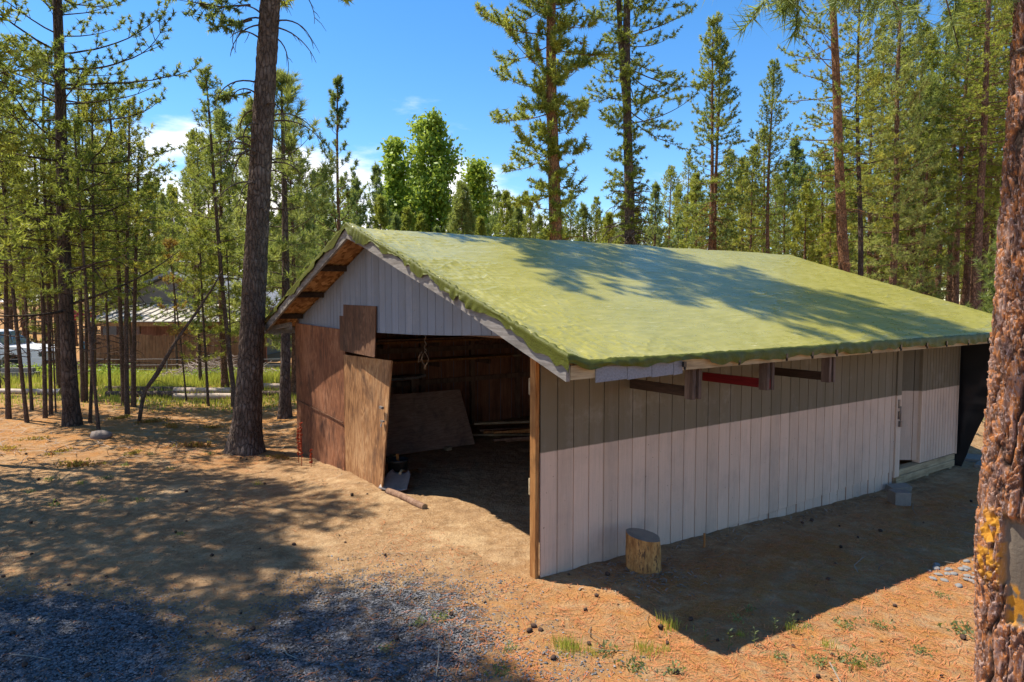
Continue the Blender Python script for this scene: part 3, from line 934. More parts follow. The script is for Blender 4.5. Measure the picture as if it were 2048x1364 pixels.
for k in range(4):
    plank((1.1, 6.85 + .09 * k, 1.16 + .0 * k), (2.2 + .1 * k, 6.85 + .09 * k, 1.16), .08, .05, 'lumber_grey', 'short board stacked behind the leaning plywood in the shed', 'boards behind the leaning plywood')
for k in range(2):
    plank((1.3 + k * .8, 6.86, -.02), (1.3 + k * .8, 6.86, 1.13), .07, .10, 'post_brown', 'upright board behind the leaning plywood in the shed', 'boards behind the leaning plywood')
for k in range(7):
    a = Vector((3.0 + rg.uniform(-.2, .4), 5.6 + rg.uniform(-.5, .6), .05 + .045 * k)); d = Vector((math.cos(.35 + rg.uniform(-.3, .3)), -math.sin(.5 + rg.uniform(-.3, .3)), .02)) * rg.uniform(1.1, 1.9)
    plank(a, a + d, rg.choice([.09, .14]), .04, rg.choice(['lumber_pale', 'post_brown', 'lumber']), 'loose board in the heap on the shed floor behind the corner post', 'board heap on the shed floor')

# black bucket with a wooden stick in it
def lathe(mb, prof, n=24, mi=0):
    b = len(mb.v)
    for r_, z_ in prof:
        for k in range(n):
            a = 2 * math.pi * k / n
            mb.v.append((r_ * math.cos(a), r_ * math.sin(a), z_))
    for i in range(len(prof) - 1):
        for k in range(n):
            k2 = (k + 1) % n
            mb.f.append((b + i * n + k, b + i * n + k2, b + (i + 1) * n + k2, b + (i + 1) * n + k)); mb.mi.append(mi)
bu = local_thing('bucket', .42, 4.02, .0, 'dirty black bucket standing just inside the open shed doorway', 'bucket')
q = MB(); lathe(q, [(.0, .004), (.125, .0), (.15, .30), (.158, .30), (.158, .335), (.148, .335), (.142, .29), (.12, .02), (0, .02)], 28); q.build('body', M['bucket'], bu, smooth=True)
q = MB(); q.tube([(.155 * math.cos(a), .02 * math.sin(a) - .155 * 0 + (.16 if 0 else 0), .31 - .13 * math.sin(a)) for a in np.linspace(0, math.pi, 12)], .005, 5); q.build('handle', M['metal_dark'], bu)
q = MB(); lathe(q, [(0, .24), (.132, .235)], 20); q.build('contents', M['post_brown'], bu)
q = MB(); q.bar((.02, .03, .22), (-.03, -.05, .42), .04, .02)
tag(q.build('wood_stick', M['lumber'], None, W(.42, 4.02, 0), ANG), 'short wooden stick poking out of the black bucket', 'stick')

# scoop shovel blade lying against the bucket
sv = local_thing('shovel', .21, 3.62, .02, 'worn steel scoop shovel lying on the dirt in front of the bucket', 'shovel', None, R(-45))
q = MB()
NU2, NV2 = 12, 10
for i in range(NU2):
    for j in range(NV2):
        s = i / (NU2 - 1) * 2 - 1; t = j / (NV2 - 1)
        wd = .165 + .045 * t - .05 * max(0, .25 - t) * 4 * abs(s)
        q.v.append((s * wd, .17 - .34 * t, .17 * (1 - t) + .05 * (abs(s) ** 3) * (1 - .4 * t) + .01))
for i in range(NU2 - 1):
    for j in range(NV2 - 1):
        a = i * NV2 + j
        q.f.append((a, a + 1, a + NV2 + 1, a + NV2)); q.mi.append(0)
o = q.build('blade', m_plain('worn_shovel_steel', (.26, .22, .20), .6, .4, .35, .5, 12), sv, smooth=True)
o.modifiers.new('t', 'SOLIDIFY').thickness = .004
q = MB(); q.tube([(0, .13, .165), (0, .22, .20), (0, .40, .14), (0, .95, .02)], [.022, .02, .018, .018], 8); q.build('handle', M['lumber_pale'], sv, smooth=True)

# threshold log
def log_mesh(p, L_, r0, r1, mat_, name, label, group=None, yaw=0., bark_noise=.06, cat='log', seed=0, pitch=0.):
    n, k = 28, 14
    V_ = []; F_ = []; mi = []
    for i in range(n):
        t = i / (n - 1)
        for a in range(k):
            th = 2 * math.pi * a / k
            nn = float(fbm(np.array([math.cos(th) * 1.5 + seed * 7.]), np.array([math.sin(th) * 1.5]), np.array([t * L_ * 3.]), o=2)[0])
            r_ = (r0 + (r1 - r0) * t) * (1 + bark_noise * nn)
            V_.append((t * L_ - L_ / 2, r_ * math.cos(th) + .02 * math.sin(t * 5 + seed), r_ * math.sin(th)))
    me_f = []
    for i in range(n - 1):
        for a in range(k):
            me_f.append((i * k + a, i * k + (a + 1) % k, (i + 1) * k + (a + 1) % k, (i + 1) * k + a))
    me = bpy.data.meshes.new(name)
    me.from_pydata(V_, [], me_f + [tuple(range(k)), tuple(range((n - 1) * k, n * k))[::-1]])
    me.materials.append(mat_); me.materials.append(M['lumber_pale'])
    idx = [0] * len(me_f) + [1, 1]
    me.polygons.foreach_set('material_index', idx)
    me.polygons.foreach_set('use_smooth', [True] * len(me_f) + [False] * 2)
    me.update()
    o = link(name, me, None, p)
    o.rotation_euler = (0, pitch, yaw)
    return tag(o, label, cat, group)
p = W(.08, 3.05, .025)
log_mesh(p, .95, .050, .045, M['post_brown'], 'threshold_log', 'round pale pole lying across the open shed doorway below the plywood door', None, ANG + R(-84), .05)

# rope hanging from the header
q = MB()
pts = [(.02, 2.35 + .05 * math.sin(k * 1.3) * (k / 14), 2.30 - .018 * k) for k in range(14)]
q.tube(pts, .006, 5)
q.tube([(.02 + .02 * math.sin(3 * a), 2.36 + .05 * math.sin(a) + .015 * math.sin(2 * a), 1.95 + .12 * math.cos(a)) for a in np.linspace(0, 2 * math.pi, 18)], .006, 5)
q.tube([(.01, 2.42, 2.05), (.0, 2.48, 1.98), (.01, 2.52, 1.90), (.02, 2.47, 1.94)], .007, 5)
tag(q.build('rope', M['rope'], None, P0, ANG, smooth=True), 'frayed knotted rope hanging from the header of the open shed front', 'rope')

# stump
sx, sy = 1.33, 6.72
st = thing('wood_stump', (sx, sy, gh(sx, sy)), 'bark stripped round of firewood standing on end against the pale shed wall', 'stump', None, R(20))
n, k = 16, 40
V_ = []; F_ = []
for i in range(n):
    t = i / (n - 1)
    for a in range(k):
        th = 2 * math.pi * a / k
        nn = float(fbm(np.array([math.cos(th) * 2.2]), np.array([math.sin(th) * 2.2]), np.array([t * 2.]), o=4)[0])
        r_ = .170 + .012 * (1 - t) ** 3 + .016 * nn
        V_.append((r_ * math.cos(th) - .012 * t, r_ * math.sin(th), -.03 + t * (.375 - .035 * math.cos(th - 2.6) * -1)))
for i in range(n - 1):
    for a in range(k):
        F_.append((i * k + a, i * k + (a + 1) % k, (i + 1) * k + (a + 1) % k, (i + 1) * k + a))
link('bark', mesh_np('bark', V_, F_, M['stump'], smooth=True), st)
me = bpy.data.meshes.new('cut_face'); me.from_pydata([V_[(n - 1) * k + a] for a in range(k)], [], [tuple(range(k))]); me.materials.append(M['end_grain']); link('cut_face', me, st)

# concrete blocks by the side door
def block(u, v, sx_, sy_, sz_, rz, label, core=True, mat_='concrete', tilt=0.):
    x, y, _ = W(u, v)
    o_ = MB(); 
    o_.box((-sx_ / 2, -sy_ / 2, 0), (sx_ / 2, sy_ / 2, sz_))
    if core:
        o_.f.pop(1); o_.mi.pop(1)
        zt = sz_
        xs = [-sx_ / 2, -sx_ / 2 + .03, -.015, .015, sx_ / 2 - .03, sx_ / 2]; ys = [-sy_ / 2, -sy_ / 2 + .03, sy_ / 2 - .03, sy_ / 2]
        for i in range(5):
            for j in range(3):
                if j == 1 and i in (1, 3):
                    a, b, c, d = xs[i], xs[i + 1], ys[j], ys[j + 1]
                    z0 = sz_ * .1
                    for P_ in (((a, c), (b, c)), ((b, c), (b, d)), ((b, d), (a, d)), ((a, d), (a, c))):
                        (x0, y0), (x1, y1) = P_
                        o_.poly([(x0, y0, zt), (x0, y0, z0), (x1, y1, z0), (x1, y1, zt)])
                    o_.poly([(a, c, z0), (b, c, z0), (b, d, z0), (a, d, z0)])
                else:
                    o_.poly([(xs[i], ys[j], zt), (xs[i + 1], ys[j], zt), (xs[i + 1], ys[j + 1], zt), (xs[i], ys[j + 1], zt)])
    q_ = o_.build('concrete_block', M[mat_], None, (x, y, gh(x, y) - .01), ANG + rz)
    q_.rotation_euler = (tilt, 0, ANG + rz)
    return tag(q_, label, 'concrete block')
block(6.0, -.50, .22, .20, .19, R(-35), 'grey concrete block on the dirt in front of the white side door', False)
block(6.72, -.14, .36, .14, .10, R(-20), 'pale flat block tucked under the platform below the white side door', False, 'concrete', R(12))
block(9.5, -.35, .40, .4, .06, R(10), 'flat grey slab on the ground beside the black plastic sheet', False)
block(9.95, .1, .5, .45, .05, R(25), 'grey paving slab lying beyond the black plastic sheet', False)
# thin rod
x, y, _ = W(2.06, -.30)
q = MB(); q.tube([(0, 0, -.1), (.003, 0, .08), (0, .002, .16)], .012, 8)
tag(q.build('metal_stake', M['lumber'], None, (x, y, gh(x, y))), 'short rusty stake standing in the dirt close to the shed side wall', 'stake')

# ------------------------------------------------------------------ neighbour's place on the left
def at(px, d, py=None):
    """world point on the pixel's sight line at distance d ahead"""
    x = (px - 1024) / 1362. * d
    return x if py is None else (x, d, EYE - (py - 598) / 1362. * d)
GL = -.3
hs = thing('neighbour_house', (at(345, 33), 33, GL), 'low tan neighbour house with a grey gable roof half hidden behind the pines', 'house')
q = MB(); q.prism([(-3.4, 0), (3.4, 0), (3.4, 2.6), (0, 4.15), (-3.4, 2.6)], 1, 0, 9); q.build('wall', M['house_wall'], hs)
rf = None
for s in (-1, 1):
    q = MB()
    q.hexa([(0, -.35, 4.2), (s * 3.9, -.35, 2.44), (s * 3.9, 9.3, 2.44), (0, 9.3, 4.2), (0, -.35, 4.34), (s * 3.9, -.35, 2.58), (s * 3.9, 9.3, 2.58), (0, 9.3, 4.34)])
    q.build('roof', M['shingle'], hs)
q = MB(); lathe(q, [(.09, 3.9), (.09, 4.95), (.17, 4.95), (.20, 5.02), (.05, 5.14), (0, 5.15)], 16); q.build('chimney', M['metal'], hs, (-.4, .8, 0))
q = MB()
q.tube([(.35, .3, 4.0), (.35, .3, 4.9)], .02, 6); q.tube([(-.2, .3, 4.85), (1.0, .3, 4.80)], .014, 5)
for k in range(7): q.tube([(-.15 + k * .18, .1, 4.84), (-.15 + k * .18, .5, 4.82)], .01, 4)
q.build('aerial', M['metal'], hs)
lt = thing('lean_to_shelter', (at(325, 29), 29, GL), 'open lean-to with a pale ribbed metal roof in front of the neighbour house', 'lean-to')
q = MB()
w2 = 3.3
q.hexa([(-w2, 0, 2.02), (w2, 0, 2.02), (w2, 3.2, 2.72), (-w2, 3.2, 2.72), (-w2, 0, 2.05), (w2, 0, 2.05), (w2, 3.2, 2.75), (-w2, 3.2, 2.75)])
for k in range(17):
    xk = -w2 + .02 + k * (2 * w2 - .04) / 16
    q.hexa([(xk - .02, -.01, 2.05), (xk + .02, -.01, 2.05), (xk + .02, 3.19, 2.752), (xk - .02, 3.19, 2.752), (xk - .012, -.01, 2.10), (xk + .012, -.01, 2.10), (xk + .012, 3.19, 2.80), (xk - .012, 3.19, 2.80)])
q.build('metal_roof', M['roof_metal'], lt)
q = MB(); q.box((-w2, .02, 1.84), (w2, .07, 2.0)); q.build('eave_beam', M['lumber'], lt)
for xk in (-3.2, -1.1, 1.1, 3.2):
    q = MB(); q.box((xk - .06, .08, 0), (xk + .06, .2, 1.95)); q.build('post', M['post_brown'], lt)
q = MB(); q.box((-w2, 3.0, 0), (w2, 3.1, 2.65)); q.build('back_wall', M['inner'], lt)
fe = thing('board_fence', (at(330, 28.2), 28.2, GL), 'brown upright board fence below the ribbed metal roof', 'fence')
q = MB(); rg = random.Random(3)
xk = -3.6
while xk < 3.7:
    q.box((xk, rg.uniform(0, .012), 0.02), (xk + .138, .03 + rg.uniform(0, .012), 1.50 + rg.uniform(-.03, .03))); xk += .145
q.build('boards', M['fence'], fe)
for z in (.35, 1.25):
    q = MB(); q.box((-3.6, .045, z), (3.7, .085, z + .09)); q.build('rail', M['fence'], fe)
rb = thing('garden_umbrella', (at(160, 31), 31, GL), 'red garden umbrella seen behind the dark pine trunk on the left', 'umbrella')
q = MB()
for k in range(10):
    a0, a1 = 2 * math.pi * k / 10, 2 * math.pi * (k + 1) / 10
    q.poly([(0, 0, 2.62), (.85 * math.cos(a0), .85 * math.sin(a0), 2.22), (.85 * math.cos(a1), .85 * math.sin(a1), 2.22)])
    q.poly([(.85 * math.cos(a0), .85 * math.sin(a0), 2.22), (.85 * math.cos(a0), .85 * math.sin(a0), 2.06), (.85 * math.cos(a1), .85 * math.sin(a1), 2.06), (.85 * math.cos(a1), .85 * math.sin(a1), 2.22)])
q.build('canopy', M['red_cloth'], rb)
q = MB(); q.tube([(0, 0, 0), (0, 0, 2.6)], .025, 8); q.build('pole', M['metal'], rb)

# wire fence: posts and strands
fw = thing('wire_fence', (at(0, 26.4), 26.4, GL), 'low wire fence with thin posts running behind the grass strip', 'fence')
for k in range(9):
    q = MB(); q.tube([(k * 1.6, 0, -.1), (k * 1.6 + .02, 0, .72)], .022, 6); q.build('post', M['lumber_grey'], fw)
q = MB()
for z in (.25, .44, .66):
    q.tube([(k * .8 - 2, .02, z + .012 * math.sin(k * 2.1 + z * 9)) for k in range(22)], .006, 4)
q.build('wires', M['wire'], fw)

# blue tipped stake
bp = thing('blue_stake', (at(164, 22.), 22., gh(at(164, 22.), 22.)), 'thin grey stake with a bright blue tip standing right of the dark trunk', 'stake')
q = MB(); q.tube([(0, 0, -.1), (.01, 0, 1.1)], .03, 8); q.build('shaft', M['lumber_grey'], bp)
q = MB(); q.tube([(.01, 0, 1.1), (.011, 0, 1.36)], .038, 8); q.build('tip', M['blue_paint'], bp)

# logs on the ground edge
def lying(px0, px1, d, r, mat_, label, seed, z=0., group='logs laid along the grass edge'):
    x0, x1 = at(px0, d), at(px1, d)
    xm = (x0 + x1) / 2
    return log_mesh((xm, d, gh(xm, d) + r * .6 + z), x1 - x0, r * .8, r * .72, M[mat_], 'lying_log', label, group, R(seed * 1.3 - 3), .05, 'log', seed)
lying(-120, 118, 19.3, .11, 'log_pale', 'pale peeled log lying at the far left of the grass edge', 1)
lying(205, 385, 20.3, .13, 'log_bark', 'dark barked log in the rear row behind the thin sapling stems', 2)
lying(345, 470, 20.0, .14, 'log_pale', 'thick white peeled log in the rear row left of the tall pine', 3)
lying(210, 350, 19.2, .13, 'log_bark', 'dark barked log in the front row behind the thin sapling stems', 4)
lying(345, 470, 19.0, .12, 'log_pale', 'peeled tan log in the front row left of the tall pine', 5)
lying(500, 640, 20.6, .11, 'log_pale', 'pale weathered log in the rear row between the tall pine and the shed', 2)
lying(505, 640, 19.0, .09, 'log_bark', 'thin barked log in the front row between the tall pine and the shed', 1)
lying(560, 680, 24.5, .14, 'log_pale', 'pale log beyond the grass strip left of the shed', 3)
# low timber stack left
ts = thing('timber_stack', (at(25, 22.3), 22.3, gh(at(25, 22.3), 22.3)), 'low stack of weathered timbers on the grass at the far left', 'timber stack')
for k in range(3):
    for j in range(3 - k):
        q = MB(); q.bar((-.75 + .1 * k, j * .18 + k * .09, .07 + k * .14), (.65 - .08 * k, j * .18 + k * .09 + .03, .07 + k * .14), .16, .13); q.build('timber', M['lumber_grey'] if k else M['post_brown'], ts)
# round log ends by the neighbour fence right of the tall pine
for i, (px, py, d, r) in enumerate(((600, 716, 26, .22), (622, 702, 26.5, .20), (634, 722, 25.6, .20))):
    o = log_mesh(at(px, d, py), .6, r, r, M['log_bark'], 'firewood_round', ('cut firewood round lowest left in the heap beyond the grass by the shed', 'cut firewood round topmost in the heap beyond the grass by the shed', 'cut firewood round nearest the shed in the heap beyond the grass')[i], 'firewood heap', R(80 + i * 12), .05, 'firewood', i)
    o.location.z = GL + r * .9 + (.3 if i == 1 else 0)

# rock
def rock(x, y, s, label, mat_='rock', name='rock', group=None, seed=0, flat=.55, cat='rock'):
    n1, n2 = 14, 9
    V_ = []; F_ = []
    for i in range(n2):
        ph = math.pi * i / (n2 - 1)
        for k in range(n1):
            th = 2 * math.pi * k / n1
            p_ = Vector((math.sin(ph) * math.cos(th), math.sin(ph) * math.sin(th), math.cos(ph)))
            nn = 1 + .28 * float(fbm(np.array([p_.x * 1.3 + seed * 9.]), np.array([p_.y * 1.3]), np.array([p_.z * 1.3]), o=3)[0])
            V_.append((p_.x * nn * s, p_.y * nn * s * .8, p_.z * nn * s * flat))
    for i in range(n2 - 1):
        for k in range(n1):
            F_.append((i * n1 + k, i * n1 + (k + 1) % n1, (i + 1) * n1 + (k + 1) % n1, (i + 1) * n1 + k))
    o_ = link(name, mesh_np(name, V_, F_, M[mat_], smooth=True), None, (x, y, gh(x, y) + s * flat * .45), seed * 1.1)
    return tag(o_, label, cat, group)
rock(-8.0, 13.1, .20, 'grey rock half buried in the dirt right of the dark pine trunk', seed=3)

# ------------------------------------------------------------------ white pickup far left
pk = thing('pickup_truck', (at(52, 27.6), 27.6, GL - .08), 'white pickup truck cut off by the left photo edge behind thin trunks', 'pickup truck')
# front wheel centre is at the origin; the nose points to +x
def arc(cx, cz, r, a0, a1, n):
    return [(cx + r * math.cos(R(a0 + (a1 - a0) * i / n)), cz + r * math.sin(R(a0 + (a1 - a0) * i / n))) for i in range(n + 1)]
prof = [(-4.75, .62)] + arc(-3.55, .40, .50, 180, 0, 10)[0:0]
lower = [(1.18, .45), (1.23, .62), (1.22, .98), (1.10, 1.10), (.55, 1.17), (-.25, 1.22), (-.5, 1.24), (-4.8, 1.22), (-4.85, .55)]
lower += [(-4.1, .45)] + arc(-3.55, .40, .50, 175, 5, 10) + [(-3.0, .38), (-.60, .38)] + arc(0, .40, .50, 175, 5, 10) + [(.55, .42)]
q = MB(); q.prism(lower, 1, -.95, .95)
bd = q.build('body', M['paint_white'], pk, bevel=.04)
cab = [(-.28, 1.20), (-1.05, 1.78), (-1.25, 1.83), (-2.5, 1.83), (-2.7, 1.78), (-2.85, 1.22)]
q = MB()
b_ = len(q.v)
for (x0, z0), (x1, z1) in zip(cab, cab[1:] + cab[:1]):
    i0 = .92 - .20 * (z0 - 1.2) / .6; i1 = .92 - .20 * (z1 - 1.2) / .6
    q.poly([(x0, -i0, z0), (x1, -i1, z1), (x1, i1, z1), (x0, i0, z0)])
for s in (-1, 1):
    P_ = [(x0, s * (.92 - .20 * (z0 - 1.2) / .6), z0) for x0, z0 in cab]
    q.poly(P_ if s < 0 else P_[::-1])
q.build('cab', M['paint_white'], pk)
for s in (-1, 1):
    sd = lambda x0, z0: (x0, s * (.925 - .20 * (z0 - 1.2) / .6), z0)
    for pts in ([(-.55, 1.27), (-1.10, 1.72), (-1.65, 1.74), (-1.65, 1.27)], [(-1.75, 1.27), (-1.75, 1.74), (-2.5, 1.74), (-2.65, 1.27)]):
        q = MB(); P_ = [sd(*p_) for p_ in pts]; q.poly(P_); q.build('side_window', M['glass'], pk)
q = MB(); q.poly([(-.36, -.82, 1.27), (-.36, .82, 1.27), (-1.00, .68, 1.745), (-1.00, -.68, 1.745)])
for i in range(4): q.v[i] = (q.v[i][0] + .018, q.v[i][1], q.v[i][2] + .018)
q.build('windscreen', M['glass'], pk)
q = MB(); q.box((-.82, -1.12, 1.24), (-.62, -.94, 1.40)); q.build('wing_mirror', M['paint_white'], pk, bevel=.02)
q = MB(); q.box((-3.0, -.93, .30), (-.62, .93, .42)); q.build('sill', M['black_plastic'], pk)
q = MB(); q.box((1.11, -.93, .36), (1.29, .93, .66)); q.build('bumper', M['metal_dark'], pk, bevel=.03)
for s in (-1, 1):
    q = MB(); q.box((1.13, s * .86 - .1, .82), (1.235, s * .86 + .092, 1.0)); q.build('headlight', M['glass'], pk, bevel=.01)
for wx in (0., -3.55):
    for s in (-1, 1):
        q = MB(); q.tube([(wx, s * .70, .37), (wx, s * .93, .37)], .37, 28); wh = q.build('wheel', M['rubber'], pk, smooth=False)
        q = MB(); q.tube([(wx, s * .91, .37), (wx, s * .945, .37)], .22, 20); q.build('rim', M['metal'], wh)
# ================================================================== vegetation
def seg_mesh(segs, sides=4):
    """segs: (p0, p1, r0, r1) tuples -> vertices, quads"""
    if not segs: return np.zeros((0, 3)), np.zeros((0, 4), int)
    A = np.array([s[0] for s in segs], float); B = np.array([s[1] for s in segs], float)
    ra = np.array([s[2] for s in segs])[:, None, None]; rb = np.array([s[3] for s in segs])[:, None, None]
    D = B - A; D /= np.maximum(np.linalg.norm(D, axis=1, keepdims=True), 1e-6)
    ref = np.where(np.abs(D[:, 2:3]) > .9, np.array([[1., 0, 0]]), np.array([[0, 0, 1.]]))
    e1 = np.cross(D, ref); e1 /= np.linalg.norm(e1, axis=1, keepdims=True); e2 = np.cross(D, e1)
    a = np.arange(sides) * 2 * np.pi / sides
    ring = np.cos(a)[None, :, None] * e1[:, None] + np.sin(a)[None, :, None] * e2[:, None]
    V = np.concatenate([A[:, None] + ring * ra, B[:, None] + ring * rb], 1)
    n = len(segs)
    k = np.arange(sides); k2 = (k + 1) % sides
    f = np.stack([k, k2, k2 + sides, k + sides], 1)
    F = (f[None] + (np.arange(n) * 2 * sides)[:, None, None]).reshape(-1, 4)
    return V.reshape(-1, 3), F

def needle_mesh(nr, tufts, n, ln, wd, lo=15, hi=85, brush=.6):
    T = np.array(tufts, float)
    P = T[:, :3]; D = T[:, 3:6]; sc = T[:, 6]
    D = D / np.maximum(np.linalg.norm(D, axis=1, keepdims=True), 1e-6)
    m = len(T)
    ref = np.where(np.abs(D[:, 2:3]) > .9, np.array([[1., 0, 0]]), np.array([[0, 0, 1.]]))
    e1 = np.cross(D, ref); e1 /= np.linalg.norm(e1, axis=1, keepdims=True); e2 = np.cross(D, e1)
    th = nr.uniform(0, 2 * np.pi, (m, n, 1)); ph = np.radians(nr.uniform(lo, hi, (m, n, 1)))
    d = D[:, None] * np.cos(ph) + (e1[:, None] * np.cos(th) + e2[:, None] * np.sin(th)) * np.sin(ph)
    L_ = ln * sc[:, None, None] * nr.uniform(.65, 1.2, (m, n, 1))
    b = P[:, None] + D[:, None] * nr.uniform(-.5, .5, (m, n, 1)) * ln * brush * sc[:, None, None]
    q = nr.normal(size=(m, n, 3)); s = np.cross(d, q); s /= np.maximum(np.linalg.norm(s, axis=2, keepdims=True), 1e-6)
    s = s * wd * np.sqrt(sc[:, None, None])
    V = np.stack([b - s, b + s, b + d * L_], 2).reshape(-1, 3)
    F = np.arange(len(V)).reshape(-1, 3)
    tint = np.repeat(np.clip(nr.beta(2, 2.2, (m, 1)) + nr.uniform(-.15, .15, (m, n)), 0, 1).ravel(), 3)
    return V, F, tint

def V3(a, b): return (a[0] + b[0], a[1] + b[1], a[2] + b[2])

def trunk_mesh(rg, h, r0, lean, wig, top_r=.015, flare=.35, sides=9, step=.7, taper=.9, bark=0.):
    n = max(6, int(h / step))
    ph1, ph2 = rg.uniform(0, 6), rg.uniform(0, 6)
    def path(z):
        return (lean[0] * z + wig * (math.sin(z * .55 + ph1) - math.sin(ph1)), lean[1] * z + wig * (math.sin(z * .47 + ph2) - math.sin(ph2)), z)
    def rad(z):
        t = min(1, max(0, z / h))
        return top_r + (r0 - top_r) * (1 - t) ** taper + r0 * flare * math.exp(-max(z, 0) / (1.6 * r0 + .08))
    zs = [-.25] + [h * (i / n) ** 1.15 for i in range(n + 1)]
    return path, rad, zs

def ring_trunk(path, rad, zs, sides, seed, bark=0., ridge=0.):
    th = np.arange(sides) * 2 * np.pi / sides
    Z = np.array(zs)
    C_ = np.array([path(z) for z in zs]); Rr = np.array([rad(z) for z in zs])
    TH, ZZ = np.meshgrid(th, Z)
    rr = np.repeat(Rr[:, None], sides, 1)
    if bark:
        circ = 1.0
        X, Y = np.cos(TH) * rr, np.sin(TH) * rr
        d1, d2, idv = worley((X + seed) / .055, Y / .055, ZZ / .16)
        crack = np.clip((d2 - d1) / .35, 0, 1)
        rr = rr + bark * (crack ** .6 - .7) + bark * .6 * (idv - .5) + bark * .5 * fbm(X * 30, Y * 30, ZZ * 18, o=3)
    if ridge:
        rr = rr * (1 + ridge * fbm(np.cos(TH) * 2 + seed, np.sin(TH) * 2, ZZ * .7, o=3) * np.exp(-ZZ / 1.2))
    V = np.stack([C_[:, 0][:, None] + rr * np.cos(TH), C_[:, 1][:, None] + rr * np.sin(TH), np.repeat(C_[:, 2][:, None], sides, 1)], -1).reshape(-1, 3)
    n = len(zs)
    I = np.arange(n * sides).reshape(n, sides)
    J = np.roll(I, -1, axis=1)
    F = np.stack([I[:-1], J[:-1], J[1:], I[1:]], -1).reshape(-1, 4)
    return V, F

def dead_branch(rg, p, az, L_, r, up, curl, segs, kids=3):
    x, y, z = p; e = up
    n = 9
    pts = [(x, y, z)]
    a = az
    for i in range(n):
        l = L_ / n
        x += math.cos(a) * math.cos(e) * l; y += math.sin(a) * math.cos(e) * l; z += math.sin(e) * l
        e += curl / n; a += rg.uniform(-.12, .12)
        pts.append((x, y, z))
    for i in range(n):
        segs.append((pts[i], pts[i + 1], r * (1 - i / n * .75), r * (1 - (i + 1) / n * .75)))
    for k in range(kids):
        i = rg.randint(3, n - 1)
        b = pts[i]; aa = a + rg.choice([-1, 1]) * rg.uniform(.4, 1.1); ee = rg.uniform(-1.2, .1); ll = L_ * rg.uniform(.12, .3)
        m_ = V3(b, (math.cos(aa) * math.cos(ee) * ll * .5, math.sin(aa) * math.cos(ee) * ll * .5, math.sin(ee) * ll * .5))
        segs.append((b, m_, r * .4, r * .3))
        segs.append((m_, V3(m_, (math.cos(aa) * ll * .3, math.sin(aa) * ll * .3, -ll * .45)), r * .3, r * .15))

